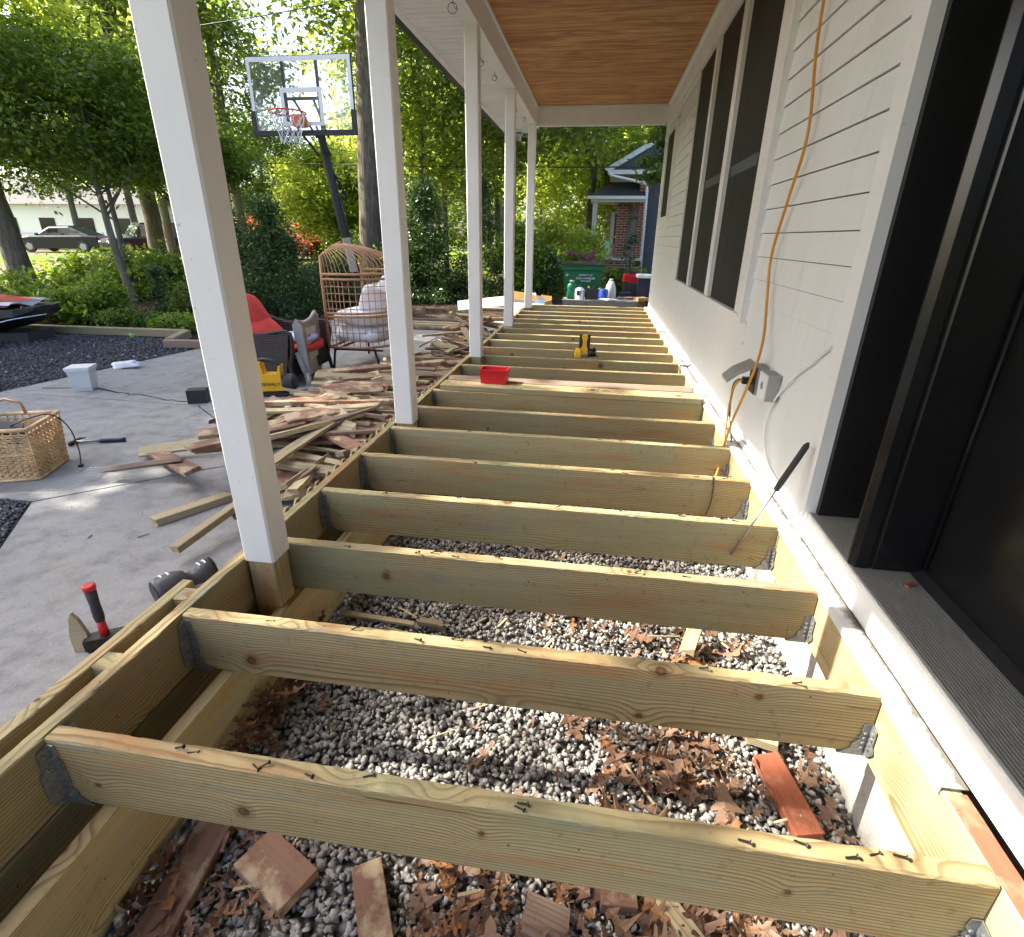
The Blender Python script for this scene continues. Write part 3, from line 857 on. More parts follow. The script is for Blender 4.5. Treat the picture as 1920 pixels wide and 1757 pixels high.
# soffit in narrow panels
for k in range(36):
    y = -1.0 + k * .26
    mb = MB(); mb.box2((-.355, y, BZ + .004), (.0, y + .256, BZ + .012)); mb.box2((-.355, y + .083, BZ + .001), (.0, y + .088, BZ + .004)); mb.box2((-.355, y + .17, BZ + .001), (.0, y + .175, BZ + .004))
    P('soffit_panel', mb, 'vinyl', house)
mb = MB(); mb.box2((-.395, -3, BZ - .012), (-.355, 8.35, BZ + .014)); mb.box2((-.410, -3, BZ - .006), (-.396, 8.35, BZ + .15)); P('fascia', mb, 'vinyl', house)
mb = MB(); mb.prism([(-.53, BZ + .15), (-.52, BZ + .04), (-.48, BZ + .012), (-.412, BZ + .012), (-.412, BZ + .15)], -3, 8.38, 'y'); P('gutter', mb, 'black_matte', house)
mb = MB(); mb.box((-.12, 8.17, 2.24), (.36, .05, .045), (0, R(10), 0)); P('downspout', mb, 'black_matte', house)
mb = MB(); mb.prism([(-.53, BZ + .155), (4.2, 4.6), (9.5, 2.5), (9.5, 2.38), (4.2, 4.4), (1.9, 3.45), (.1, CZ + .06), (-.40, BZ + .155)], -3.2, 8.45, 'y'); P('roof', mb, 'roof_shingle', house)
# end gable trim and corner
# flood light under the eave
fl_t = thing('flood_light', 'small twin head security light under the far end of the eave', 'light', (-.19, 8.1, 2.345))
mb = MB(); mb.lathe([(.05, -.02), (.055, 0)], n=14); P('base', mb, 'white_plastic', fl_t)
for s in (-1, 1):
    mb = MB(); mb.lathe([(.015, 0), (.035, -.03), (.045, -.09), (.046, -.10)], (0, 0, 0), 12)
    P('lamp_head', mb, 'steel', fl_t, True, loc=(s * .04, 0, -.02), rot=(R(35), R(s * 30), 0))
    P('lens', MB().lathe([(.04, -.1), (.038, -.104)], n=12), 'black_plastic', fl_t, True, loc=(s * .04, 0, -.02), rot=(R(35), R(s * 30), 0))
# coiled wires hanging from the soffit
for (x, y, w) in ((.03, 3.55, .03), (-.03, 4.72, .026), (.0, 5.20, .022), (-.02, 6.6, .026), (.02, 7.1, .02)):
    t_ = link('hanging_wire', None, None, (x, y, BZ), group='wire loops dangling from the soffit', cat='wire',
              label='thin wire loop dangling from the porch soffit')
    mb = MB(); mb.tube([(0, 0, .0), (0, .02, -.02), (.005, .06, -.03), (.0, .1, -.012), (0, .16, .0)], .002, 5)
    mb.tube([(w * math.cos(a / 10 * 6.283), 0, -.045 + w * math.sin(a / 10 * 6.283)) for a in range(11)], .0022, 5)
    P('loop', mb, 'dark_steel', t_, True)

# ------------------------------------------------------------------ wall with lap siding
WX = 1.86
mb = MB(); mb.box2((WX + .012, 1.25, -.2), (9, 8.262, CZ + .3)); mb.box2((2.06, -3.2, -.2), (9, 1.25, CZ + .3)); P('wall_core', mb, 'dark_siding', house)
mb = MB(); mb.box2((WX - .028, -3, -1.0), (WX + .5, 8.24, -.185)); P('foundation_wall', mb, 'foundation', house)
LAP = .1071; Z0 = .033
wins = [(2.47, 5.50, .545, 2.372), (6.90, 7.98, 1.19, 2.26)]
def lap_board(y0, y1, z0, z1):
    mb = MB(); mb.prism([(WX - .001, z0 + .0034), (WX + .0085, z1 - .0005), (WX + .0115, z1 - .0005), (WX + .0115, z0 + .0034)], y0, y1, 'y')
    P('siding_board', mb, 'siding', house)
k = -1
while True:
    z0 = Z0 + k * LAP; z1 = z0 + LAP
    if z0 > CZ: break
    if k == -1: z0 = -.035
    segs = [(1.262, 8.20)]
    for (a, b, c, d) in wins:
        if z1 > c + .02 and z0 < d:
            ns = []
            for s0, s1 in segs:
                if a > s0 and b < s1: ns += [(s0, a), (b, s1)]
                else: ns.append((s0, s1))
            segs = ns
    for s0, s1 in segs:
        cuts = [s0]; q = s0 + ((k * 1.37) % 3.4) + .4
        while q < s1 - .3: cuts.append(q); q += 3.66
        cuts.append(s1)
        for a_, b_ in zip(cuts, cuts[1:]): lap_board(a_ + (.0008 if a_ > s0 else 0), b_, z0, z1)
    k += 1
for (a, b, c, d) in wins: P('siding_board', MB().prism([(WX + .001, c - .10), (WX + .001, c + .02), (WX + .0113, c + .02), (WX + .0113, c - .10)], a - .001, b + .001, 'y'), 'siding', house)
mb = MB(); mb.box2((WX - .014, 1.262, -.042), (WX - .002, 8.24, .006)); mb.box2((WX - .006, 1.262, .006), (WX + .001, 8.24, .018)); P('starter_trim', mb, 'vinyl', house)
mb = MB(); mb.box2((WX - .012, 8.20, -.04), (WX + .1, 8.275, CZ)); P('corner_trim', mb, 'vinyl', house)
# windows
def window(y0, y1, z0, z1, bays, fw, label, casing_right=.17):
    w = thing_part('window', house, label)
    mb = MB()
    mb.box2((WX - .018, y0 - casing_right, z0 - .035), (WX + .012, y0 - casing_right + .10, z1)); mb.box2((WX - .030, y0 - casing_right, z0 - .035), (WX - .019, y0 - casing_right + .028, z1))
    P('casing', mb, 'vinyl', w)
    mb = MB(); mb.box2((WX - .010, y0 - casing_right + .101, z0 - .008), (WX + .012, y0, z1)); P('jamb', mb, 'vinyl', w)
    mb = MB(); mb.box2((WX - .016, y0 - casing_right + .101, z0 - .033), (WX + .01, y1 + .03, z0 - .002)); mb.box2((WX - .024, y0 - casing_right + .101, z0 - .016), (WX - .0165, y1 + .03, z0 - .004)); P('sill', mb, 'vinyl', w)
    mb = MB(); mb.box2((WX - .010, y1 + .001, z0 - .001), (WX + .012, y1 + .03, z1)); P('jamb', mb, 'vinyl', w)
    bays = sorted(bays)
    for i, (a, b) in enumerate(bays):
        P('screen', MB().box2((WX + .004, a, z0), (WX + .008, b, z1)), 'screen', w)
        if i: 
            p_ = bays[i - 1][1]
            P('mullion', MB().box2((WX - .022, p_, z0), (WX + .010, a, z1)), 'vinyl', w)
    # sash rails showing faintly behind the screens
    return w
def thing_part(name, parent, label=None):
    return link(name, None, parent, label=label)
w1 = window(2.725, 5.46, .595, 2.372, [(2.725, 3.548), (3.677, 4.499), (4.601, 5.46)], .1, 'wide triple window with dark screens', .255)
for (a, b) in ((2.80, 3.47), (3.75, 4.43)):
    mb = MB(); mb.box2((WX + .0015, a, 1.34), (WX + .0035, b, 1.40)); P('sash_rail', mb, 'grey_dim' if 'grey_dim' in M else 'dark_siding', w1)
w2 = window(6.96, 7.92, 1.24, 2.22, [(6.96, 7.92)], .05, 'smaller far window with one dark screen', .055)
P('head_trim', MB().box2((WX - .014, 6.905, 2.221), (WX + .01, 7.95, 2.26)), 'vinyl', w2)

# ------------------------------------------------------------------ door, casing, sill
mb = MB(); mb.box2((WX - .022, 1.178, -.03), (WX + .014, 1.262, CZ)); mb.box2((WX - .030, 1.150, .101), (WX + .02, 1.178, CZ)); P('door_casing', mb, 'vinyl', house)
mb = MB(); mb.box2((1.868, 1.128, .103), (2.03, 1.150, CZ)); mb.box2((2.0, .98, .103), (2.02, 1.128, CZ)); P('black_jamb', mb, 'black_matte', house)
mb = MB(); mb.prism([(1.846, .828), (1.852, .846), (1.90, .850), (2.03, .850), (2.03, .800), (1.905, .800), (1.900, .806), (1.893, .806), (1.888, .800), (1.856, .802)], .103, CZ, 'z'); P('door_mullion', mb, 'black_gloss', house)
mb = MB(); mb.box2((2.02, .85, .103), (2.05, .98, CZ)); P('side_panel', mb, 'black_matte', house)
door = thing_part('door', house, 'glossy black entry door with a glass light')
mb = MB(); mb.box2((2.035, -.08, .116), (2.06, .799, 2.2)); P('slab', mb, 'black_gloss', door)
mb = MB(); mb.tube([(2.031, .79, .12), (2.031, .79, 2.2)], .008, 8); P('edge_bead', mb, 'black_gloss', door, True)
gy0, gy1, gz0, gz1 = .05, .50, .44, 1.9
mb = MB()
for a, b in (((2.022, gy1, gz0 - .03), (2.034, gy1 + .035, gz1)), ((2.022, gy0 - .03, gz0 - .035), (2.034, gy1 + .035, gz0 - .0005)), ((2.014, gy1 + .008, gz0), (2.0215, gy1 + .022, gz1)), ((2.014, gy0, gz0 - .024), (2.0215, gy1 + .022, gz0 - .009))): mb.box2(a, b)
P('glass_moulding', mb, 'black_gloss', door)
P('glass_light', MB().box2((2.028, gy0, gz0), (2.034, gy1, gz1)), 'glass', door)
mb = MB()
for zz in (.52, .60, .68): mb.box2((2.0245, gy0, zz), (2.0275, gy1, zz + .008))
for yy in (.42, .33, .24): mb.box2((2.0215, yy, gz0), (2.0243, yy + .008, gz1))
P('caming', mb, 'steel', door)
mb = MB(); mb.prism([(2.0, .1005), (2.03, .116), (2.06, .116), (2.06, .1005)], -.08, .798, 'y'); P('bottom_sweep', mb, 'black_plastic', door)
sill = thing_part('door_sill', house)
mb = MB(); mb.prism([(WX - .016, .001), (WX - .016, .092), (WX - .012, .0965), (WX + .20, .0965), (WX + .20, .001)], -3, 1.149, 'y'); P('sill_nosing', mb, 'white_metal', sill)
mb = MB()
for r_ in range(22): x = WX - .008 + r_ * .0078; mb.box2((x, -3, .0965), (x + .0042, 1.149, .1010))
def alu():
    t = NT('ribbed_aluminium'); p = t.pos(); n = t.noise(p, 25, 5, .7)
    c = t.mix(t.mr(n, .55, .75, 0, .4), c4((.34, .33, .31)), c4((.60, .58, .55)))
    return t.fin(c, .5, .15)
M['alu'] = alu()
P('ribbed_plate', mb, 'alu', sill)
P('plate_base', MB().box2((WX - .008, -3, .0968), (WX + .17, 1.149, .0985)), 'black_plastic', sill)
P('threshold_edge', MB().prism([(WX + .165, .0970), (WX + .170, .106), (WX + .188, .108), (WX + .195, .097)], -3, .798, 'y'), 'white_metal', sill)
P('end_block', MB().box2((WX - .018, 1.1505, -.03), (WX + .03, 1.177, .1)), 'white_metal', sill)
beam_between('wood_chip', (1.955, .72, .1055), (1.985, .74, .1055), .012, .007, 'red_paint', label='small red wood splinter on the ribbed door sill', cat='splinter')
beam_between('wood_chip', (1.905, -.0, .1055), (1.93, -.03, .1055), .01, .006, 'scrap_pale', label='pale wood splinter on the near part of the door sill', cat='splinter')

# ------------------------------------------------------------------ cords, outlet, pry bar
def smooth(pts, n=6):
    out = []; p = [Vector(q) for q in pts]; p = [p[0]] + p + [p[-1]]
    for i in range(1, len(p) - 2):
        for k in range(n):
            t = k / n; a, b, c, d = p[i - 1], p[i], p[i + 1], p[i + 2]
            out.append(.5 * ((2 * b) + (c - a) * t + (2 * a - 5 * b + 4 * c - d) * t * t + (3 * b - a - 3 * c + d) * t ** 3))
    out.append(p[-1]); return out
def cord(name, label, pts, r, mat, cat='cord', n=8):
    o = P(name, MB().tube(smooth(pts), r, n), mat, None, True); o['label'] = label; o['category'] = cat; return o
XC = 1.836
cord('extension_cord', 'orange extension cord hanging down the siding past the outlet into the joists',
     [(XC, 2.10, 2.36), (XC, 2.065, 1.80), (XC, 2.035, 1.627), (XC, 1.945, 1.35), (XC, 2.045, 1.114), (XC, 2.13, .903), (XC, 2.075, .724), (XC - .01, 1.98, .56), (XC - .05, 1.88, .44),
      (XC - .06, 1.95, .29), (XC - .05, 2.10, .12), (XC - .07, 2.10, -.02), (1.72, 1.99, -.16), (1.60, 1.93, -.33), (1.45, 1.9, -.42)], .0062, 'orange_cord')
cord('extension_cord', 'short orange cord plugged into the outlet and dropping between the joists',
     [(1.80, 2.14, .33), (1.79, 2.19, .28), (1.79, 2.22, .17), (1.785, 2.19, .02), (1.77, 2.10, -.10), (1.765, 2.03, -.22), (1.75, 1.98, -.40)], .0062, 'orange_cord')
cord('power_cord', 'thin black cord dropping from the outlet behind the orange cords',
     [(1.80, 2.17, .325), (1.795, 2.24, .27), (1.80, 2.22, .12), (1.806, 2.12, -.0), (1.79, 2.04, -.12), (1.77, 1.97, -.40)], .004, 'black_cord')
cord('cable', 'white cable looping across the siding from the door casing to the outlet box',
     [(1.852, 1.262, .672), (1.85, 1.40, .582), (1.85, 1.56, .485), (1.85, 1.73, .35), (1.85, 1.80, .225), (1.85, 1.76, .14), (1.85, 1.66, .085), (1.852, 1.47, .05), (1.855, 1.40, .02)], .0045, 'white_cord')
cord('twig', 'dark thin cord hooked over the fifth joist near the wall', [(1.62, 1.66, .005), (1.625, 1.635, .008), (1.63, 1.620, -.02), (1.632, 1.618, -.10), (1.618, 1.612, -.17), (1.60, 1.60, -.23)], .003, 'black_cord', 'cord')
ob = thing('outlet_box', 'grey outdoor outlet box with its flip cover raised on the siding', 'outlet box', (WX, 1.98, .38))
P('box', MB().box2((-.045, -.05, -.075), (-.0, .055, .055)), 'grey_plastic', ob)
P('gasket', MB().box2((-.05, -.046, -.07), (-.0455, .051, .05)), 'black_plastic', ob)
mb = MB(); mb.prism([(-.052, .055), (-.058, .075), (-.135, .035), (-.175, -.005), (-.172, -.02), (-.125, .02)], -.055, .06, 'y'); P('flip_cover', mb, 'grey_plastic', ob)
P('plug', MB().box((-.07, .01, -.02), (.04, .03, .03)), 'black_plastic', ob)
tb = thing('wall_timer', 'small white square box with a round dial mounted beside the outlet', 'switch box', (WX, 1.80, .385))
P('box', MB().box2((-.05, -.058, -.058), (-.0, .055, .055)), 'grey_plastic', tb)
P('face', MB().box2((-.056, -.056, -.056), (-.0505, .053, .053)), 'white_plastic', tb)
P('dial', MB().tube([(-.056, -.005, 0), (-.0575, -.005, 0)], .017, 20), 'grey_plastic', tb, True)
pb = thing('pry_bar', 'long thin steel bar with a black grip leaning on the siding from the fourth joist', 'pry bar', (1.637, 1.212, -.131))
e = Vector((1.815, 1.208, .335)) - Vector((1.637, 1.212, -.131))
P('shaft', MB().tube([(0, 0, 0), e * .62], .0045, 8), 'steel', pb, True)
P('grip', MB().tube([e * .60, e * .605, e * .97, e * 1.0], [.008, .0115, .0115, .004], 8), 'rubber', pb, True)

# ------------------------------------------------------------------ loose things under the joists
def brd(name, a, b, W, T, mat, label, jag=.02, seed=0, cat='board scrap', **kw):
    return beam_between(name, a, b, W, T, mat, seed=seed, seg=5, jag=jag, label=label, cat=cat, **kw)
gz = G + .035
brd('board_offcut', (.345, .085, gz + .012), (.495, .018, gz + .002), .105, .036, 'scrap_red', 'square red faced offcut block on the gravel before the nearest joist', 0, 1)
brd('board_offcut', (.622, .10, gz), (.735, -.10, gz), .07, .034, 'scrap_red', 'long red faced offcut lying lengthwise in the gravel at the frame edge', .004, 2)
brd('board_offcut', (.215, .13, gz + .01), (.235, -.30, gz - .02), .085, .03, 'scrap_red', 'dusky red board half buried in leaves beside the girder', .01, 3)
brd('board_offcut', (1.64, .56, gz + .01), (1.69, .33, gz + .005), .075, .03, 'red_paint', 'bright red painted offcut by the foundation wall', .02, 4)
brd('board_offcut', (1.285, .16, gz + .01), (1.42, .0, gz), .045, .03, 'scrap_pale', 'bare pine stick poking out below the nearest joist', .01, 5)
brd('board_offcut', (1.17, .115, gz + .01), (1.25, .12, gz + .01), .05, .035, 'scrap_red', 'small red block wedged in leaves below the nearest joist', .0, 6)
brd('board_offcut', (1.0, .055, gz + .02), (1.11, .035, gz + .01), .08, .012, 'scrap_grey', 'dark thin shingle of wood standing in the leaves', .03, 7)
brd('board_offcut', (.15, .985, gz), (.46, .962, gz), .022, .012, 'scrap_pale', 'thin grey strip lying on the gravel under the third joist', .02, 8)
brd('board_offcut', (.47, .975, gz + .01), (.58, .965, gz + .01), .03, .015, 'scrap_pale', 'short pale chip of pine catching the sun under the third joist', .02, 9)
brd('board_offcut', (1.47, .94, gz + .02), (1.53, 1.08, gz + .10), .05, .02, 'scrap_pale', 'splintered pine wedge sticking up between the third and fourth joists', .03, 10)
brd('board_offcut', (1.60, .63, gz + .015), (1.69, .60, gz + .02), .05, .03, 'scrap_pale', 'rough end of a broken stake in the leaves by the foundation', .03, 11)
for k in range(26):
    x, y = random.uniform(.25, 1.7), random.choice([random.uniform(-.1, .36), random.uniform(.42, .75), random.uniform(.86, 1.1)]); a = random.uniform(0, 3.14); L = random.uniform(.03, .13)
    beam_between('splinter', (x, y, gz + .012), (x + L * math.cos(a), y + L * math.sin(a), gz + .02), random.uniform(.004, .01), .003, 'scrap_pale',
                 label='thin pale wood splinter lying on the gravel under the joists', cat='splinter', group='pale splinters on the gravel')

def oak_leaf(seed):
    rr = random.Random(seed)
    half = [(0, .0), (.06, .10), (.13, .20), (.17, .07), (.27, .10), (.36, .30), (.43, .33), (.45, .10), (.55, .10), (.66, .28), (.73, .26), (.73, .09), (.82, .10), (.90, .14), (1.0, .02)]
    V = []; F = []
    cu, cv = rr.uniform(-.6, 1.3), rr.uniform(-.6, 1.8); thin = rr.choice([1, 1, .75, .55])
    if seed % 4 == 3: half = [(x, w * .5 + .16 * math.sin(math.pi * x)) for x, w in half]
    n = len(half)
    for side in (1, -1):
        for (x, w) in half:
            w *= rr.uniform(.7, 1.3) * thin; V.append((x, side * w))
    spine = [(x, 0) for x, w in half]
    V = spine + V
    for i in range(n - 1):
        F.append((i, i + 1, n + i + 1, n + i)); F.append((i + 1, i, 2 * n + i, 2 * n + i + 1))
    pts = []
    for x, y in V: pts.append(((x - .5), y, cu * (x - .5) ** 2 * .9 + cv * y * y * 1.6 + rr.uniform(-.012, .012)))
    pts.append((-.72, .01, .10)); pts.append((-.5, .015, .1 * cu)); k = len(pts)
    F.append((k - 2, k - 1, 0))
    me = bpy.data.meshes.new('fallen_leaf'); me.from_pydata(pts, [], F); me.update(); me.materials.append(M['oak_leaf'])
    return me
lm = [oak_leaf(s) for s in range(16)]
rl = random.Random(12)
def leaf_spot():
    while True:
        r = rl.random()
        if r < .24: x, y = rl.gauss(1.42, .21), rl.gauss(.55, .16)
        elif r < .62: x, y = rl.uniform(.75, 1.75), rl.gauss(.10, .10)
        elif r < .72: x, y = rl.gauss(.17, .05), rl.uniform(-.1, .8)
        elif r < .80: x, y = rl.gauss(.28, .10), rl.gauss(-.02, .08)
        elif r < .92: x, y = rl.gauss(1.35, .25), rl.gauss(1.05, .1)
        else: x, y = rl.uniform(.3, 1.7), rl.uniform(.0, 1.6)
        if .13 < x < 1.80 and -.35 < y < 3: return x, y
for i in range(230):
    x, y = leaf_spot(); s = rl.uniform(.045, .125)
    zz = G + .026 + rl.uniform(0, .025)
    o = link('fallen_leaf', lm[i % 16], None, (x, y, zz), (rl.gauss(0, .4), rl.gauss(0, .4), rl.uniform(0, 6.28)), ('small ' if s < .075 else 'large ' if s > .095 else '') + 'brown oak leaf ' + ('before the nearest joist' if y < 0.0 else 'between the nearest two joists' if y < .406 else 'between the second and third joists' if y < .81 else 'beyond the third joist') + (' near the foundation wall' if x > 1.3 else ' near the girder' if x < .45 else ' in the middle of the gravel'), 'leaf', 'dry oak leaves under the joists')
    o.scale = (s, s, s)
# loose mass of leaf litter
lv = np.array([v.co[:] for v in lm[0].vertices]); 
tri = np.array([p.vertices[:3] for p in lm[0].polygons] + [(p.vertices[0], p.vertices[2], p.vertices[3]) for p in lm[0].polygons if len(p.vertices) == 4])
npts = []
for i in range(420):
    x, y = leaf_spot(); npts.append((x, y, G + .022 + rl.uniform(0, .02)))
for i in range(380): npts.append((rl.gauss(1.35, .3), rl.uniform(1.2, 7.5), G + .03))
for i in range(120): npts.append((.135 + abs(rl.gauss(0, .03)), rl.uniform(.2, .85), G + .03 + rl.uniform(0, .10)))
npts = np.array([p for p in npts if p[0] < 1.81]); kk = len(npts); rngl = np.random.default_rng(3)
s = rngl.uniform(.04, .09, kk)
V, F = scatter(lv, tri, npts, rotmats(kk, rngl, .5), np.stack([s, s, s], 1))
link('leaf_litter', np_mesh('leaf_litter', V, F, 'oak_leaf'), kind='stuff', label='crumbled brown leaf litter between the stones under the joists', cat='leaves')

# ------------------------------------------------------------------ torn-up boards on the slab
HM = {}
def hget(x, y): return HM.get((int(x * 25), int(y * 25)), G)
SLOPE = .26
def MAXH(x, y): return .07 + .26 * max(0, 1 - abs((-.75 - x) / 1.0)) * (1 if y > 2 else .5)
def settle(cx, cy, L, W, T, a, name, mesh, label, cat, group, extra=0.0):
    ux, uy = math.cos(a), math.sin(a)
    hs = []
    n = max(4, int(L / .05))
    for i in range(n + 1):
        t = -L / 2 + L * i / n
        hs.append((t, min(G + MAXH(cx, cy), max(hget(cx + ux * t - uy * w, cy + uy * t + ux * w) for w in (-W / 3, 0, W / 3)))))
    left = [h for h in hs if h[0] <= 0]; right = [h for h in hs if h[0] > 0]
    lt, lh = max(left, key=lambda q: q[1] + .0001 * -q[0]); rt, rh = max(right, key=lambda q: q[1] + .0001 * q[0])
    if abs(rt - lt) < .08: rt = L / 2 if rh < lh else rt; lt = -L / 2 if lh < rh else lt
    sl = max(-SLOPE, min(SLOPE, (rh - lh) / max(rt - lt, .05)))
    z0 = max(h[1] - sl * h[0] for h in hs)
    zc = z0 + T / 2 + .001 + extra
    tl = math.atan(sl)
    m = Matrix.Rotation(a, 3, 'Z') @ Matrix.Rotation(-tl, 3, 'Y') @ Matrix.Rotation(rp.gauss(0, .28) if W < .12 else rp.gauss(0, .10), 3, 'X')
    o = link(name, mesh, None, (cx, cy, zc), m, label, cat, group)
    for i in range(n + 1):
        t = -L / 2 + L * i / n
        for w in (-W / 2, 0, W / 2):
            x, y = cx + ux * t - uy * w, cy + uy * t + ux * w
            k = (int(x * 25), int(y * 25)); HM[k] = max(HM.get(k, G), z0 + sl * t + T)
    return o
rp = random.Random(77)
variants = []
for k in range(26):
    L = random.uniform(.18, .95); red = k % 13
    if red < 4: mat = 'scrap_red'; W = random.choice([.14, .14, .09, .05]); T = .028
    elif red < 11: mat = 'scrap_pale'; W = random.choice([.03, .045, .06, .09]); T = random.choice([.02, .028, .034])
    else: mat = 'scrap_grey'; W = random.choice([.05, .09]); T = .026
    mb = MB(); n = 7; rr = random.Random(100 + k); T *= .8
    j0, j1 = rr.uniform(0, .10) * (k % 2), rr.uniform(.02, .16); bow = rr.uniform(-.03, .03)
    taper = rr.choice([0, 0, .5, .8]) if W < .1 else 0
    for i in range(n + 1):
        f = i / n; x = -L / 2 + L * f; w = W / 2 * (1 - taper * f * f) * rr.uniform(.92, 1.04); h = T / 2 * (1 - .4 * taper * f)
        for q, (a_, b_) in enumerate(((-1, -1), (1, -1), (1, 1), (-1, 1))):
            dx = 0; a_ = a_; 
            if i == 0: dx = rr.uniform(0, j0)
            if i == n: dx = -rr.uniform(0, j1)
            mb.v.append((x + dx, a_ * w + bow * (2 * f - 1) ** 2, b_ * h + rr.uniform(-.0015, .0015)))
    for i in range(n):
        for q in range(4): a_ = i * 4; mb.f.append((a_ + q, a_ + 4 + q, a_ + 4 + (q + 1) % 4, a_ + (q + 1) % 4))
    mb.f.append((0, 1, 2, 3)); mb.f.append((n * 4 + 3, n * 4 + 2, n * 4 + 1, n * 4))
    variants.append((L, W, T, mat, mb.mesh('scrap_board', mat)))
def pile_x(y):
    """outline of the heap: nearest the frame and outer edge for a given distance"""
    out = np.interp(y, [1.4, 1.9, 2.3, 3.0, 3.6, 4.6, 5.4, 6.6, 7.6], [-.4, -.85, -1.25, -1.2, -1.02, -1.0, -1.2, -1.2, -1.1])
    return -.16, out
LBL = {'scrap_red': 'torn decking board with old red stain in the heap beside the frame', 'scrap_pale': 'split strip of bare pine in the heap beside the frame',
       'scrap_grey': 'weathered grey brown board in the heap beside the frame'}
for i in range(340):
    if i == 200: SLOPE = .5
    y = 1.5 + 6.2 * rp.random() ** 1.25 if i % 5 else rp.uniform(2.0, 4.2)
    xin, xout = pile_x(y); x = xin + (xout - xin) * rp.betavariate(1.3, 1.6)
    L, W, T, mat, me = variants[rp.randrange(len(variants))]
    a = rp.choice([rp.gauss(.25, .35), rp.gauss(.25, .35), rp.gauss(1.2, .4), rp.gauss(2.6, .4)])
    ex = abs(math.cos(a)) * L / 2
    if x + ex > -.13: x = -.13 - ex
    if x - ex < xout - .2: continue
    if y > 5.2 and rp.random() < .3: continue
    if y < 2.3 and rp.random() < .45: continue
    size = ('long ' if L > .68 else 'short ' if L < .38 else '') + ('wide ' if W > .08 else 'narrow ')
    zone = 'at the near heap end' if y < 2.3 else 'between the first two posts' if y < 3.6 else 'beyond the second post' if y < 5.2 else 'by the third post'
    settle(x, y, L, W, T, a, 'scrap_board', me, size + {'scrap_red': 'red stained', 'scrap_pale': 'bare pine', 'scrap_grey': 'weathered brown'}[mat] + ' board ' + zone + (' touching the frame' if x > -.5 else ' on its outer side' if x < -1.05 else ''), 'scrap board', {'scrap_red': 'red stained boards in the heap', 'scrap_pale': 'bare pine strips in the heap', 'scrap_grey': 'weathered boards in the heap'}[mat])
def single(cx, cy, L, W, T, a, mat, label, seed, jag=.05, rag=0.0, extra=0):
    me = board_mesh(L, W, T, .003, 6, 0, seed, jag).mesh('scrap_board', mat)
    return settle(cx, cy, L, W, T, math.radians(a), 'scrap_board', me, label, 'scrap board', None, extra)
SLOPE = .14
single(-1.17, 3.22, 1.55, .15, .03, 72, 'scrap_red', 'long wide red brown board lying on top of the heap pointing away', 201, .10)
single(-1.56, 2.20, .98, .11, .024, -35, 'scrap_red', 'pinkish broken plank with a torn edge at the near end of the heap', 202, .16)
single(-1.62, 2.05, .5, .05, .03, 12, 'scrap_grey', 'brown stick under the pinkish broken plank', 203)
single(-1.70, 2.42, .45, .08, .02, 22, 'scrap_pale', 'sunlit pale board end at the outer tip of the heap', 204, .01)
single(-1.05, 1.72, .42, .075, .04, 60, 'scrap_pale', 'thick split pine stub with a reddish end on the slab', 205, .03)
single(-.72, 1.43, .42, .05, .035, 78, 'scrap_pale', 'lone pine stick lying on the slab just behind the nearest post', 206, .01)
single(-1.45, 3.36, .62, .05, .03, 30, 'scrap_pale', 'clean pale batten at the outer side of the heap', 207, .0)
single(-1.48, 3.88, .3, .11, .022, -25, 'scrap_red', 'small orange red board end near the black gloves', 208, .04)
single(-1.5, 4.25, .2, .16, .018, 60, 'scrap_red', 'flat square red brown offcut lying alone on the slab beside the chair', 209, .0)
single(-.75, 2.75, .9, .035, .03, 14, 'scrap_red', 'narrow red edged strip lying across the front of the heap', 210, .0)
single(-.75, 3.9, 1.15, .06, .03, 36, 'scrap_red', 'long slanting red strip crossing the heap towards the second post', 211, .02)
for k, (a, b, w, mat) in enumerate([((-2.6, 9.05, G + .03), (-1.1, 9.2, G + .03), .09, 'scrap_grey'), ((-2.3, 8.75, G + .03), (-1.0, 8.75, G + .03), .09, 'scrap_pale'), ((-2.35, 8.45, G + .03), (-.95, 8.5, G + .03), .09, 'scrap_pale'),
                                    ((-2.2, 8.22, G + .03), (-.8, 8.15, G + .03), .12, 'scrap_red')]):
    beam_between('salvaged_board', a, b, w, .034, mat, seed=60 + k, label=('farthest', 'third', 'second', 'nearest')[k] + ' of the four long boards laid side by side beyond the heap', cat='board')
beam_between('salvaged_board', (-1.5, 11.0, G + .03), (-.2, 11.05, G + .03), .09, .034, 'scrap_pale', seed=66, label='long pale board lying in front of the white panel', cat='board')
beam_between('salvaged_board', (-.9, 9.6, G + .02), (-.15, 9.62, G + .02), .05, .03, 'scrap_grey', seed=67, label='thin dark board on the soil behind the fourth post', cat='board')
for k in range(7):
    x, y = -.85 + random.uniform(-.9, .6), 1.6 + random.uniform(-.4, .8)
    beam_between('splinter', (x, y, G + .004), (x + random.uniform(-.06, .06), y + random.uniform(-.06, .06), G + .005), .006, .003, 'scrap_grey', label='tiny dark splinter on the bare slab', cat='splinter', group='dark splinters on the slab')

# sawdust and crumbs around the heap and on the joists
rngd = np.random.default_rng(8); nd = 2600
pd_ = np.stack([-.15 - np.abs(rngd.normal(0, .9, nd)), rngd.uniform(.9, 8.5, nd), np.full(nd, G + .003)], 1); pd_ = pd_[pd_[:, 0] > -2.6]
s_ = rngd.uniform(.004, .022, len(pd_)); V, F = scatter(LEAF_V, LEAF_F, pd_, rotmats(len(pd_), rngd, .25), np.stack([s_, s_ * .6, s_], 1))
link('wood_crumbs', np_mesh('wood_crumbs', V, F, 'scrap_pale'), kind='stuff', label='sawdust and wood crumbs strewn over the slab', cat='debris')

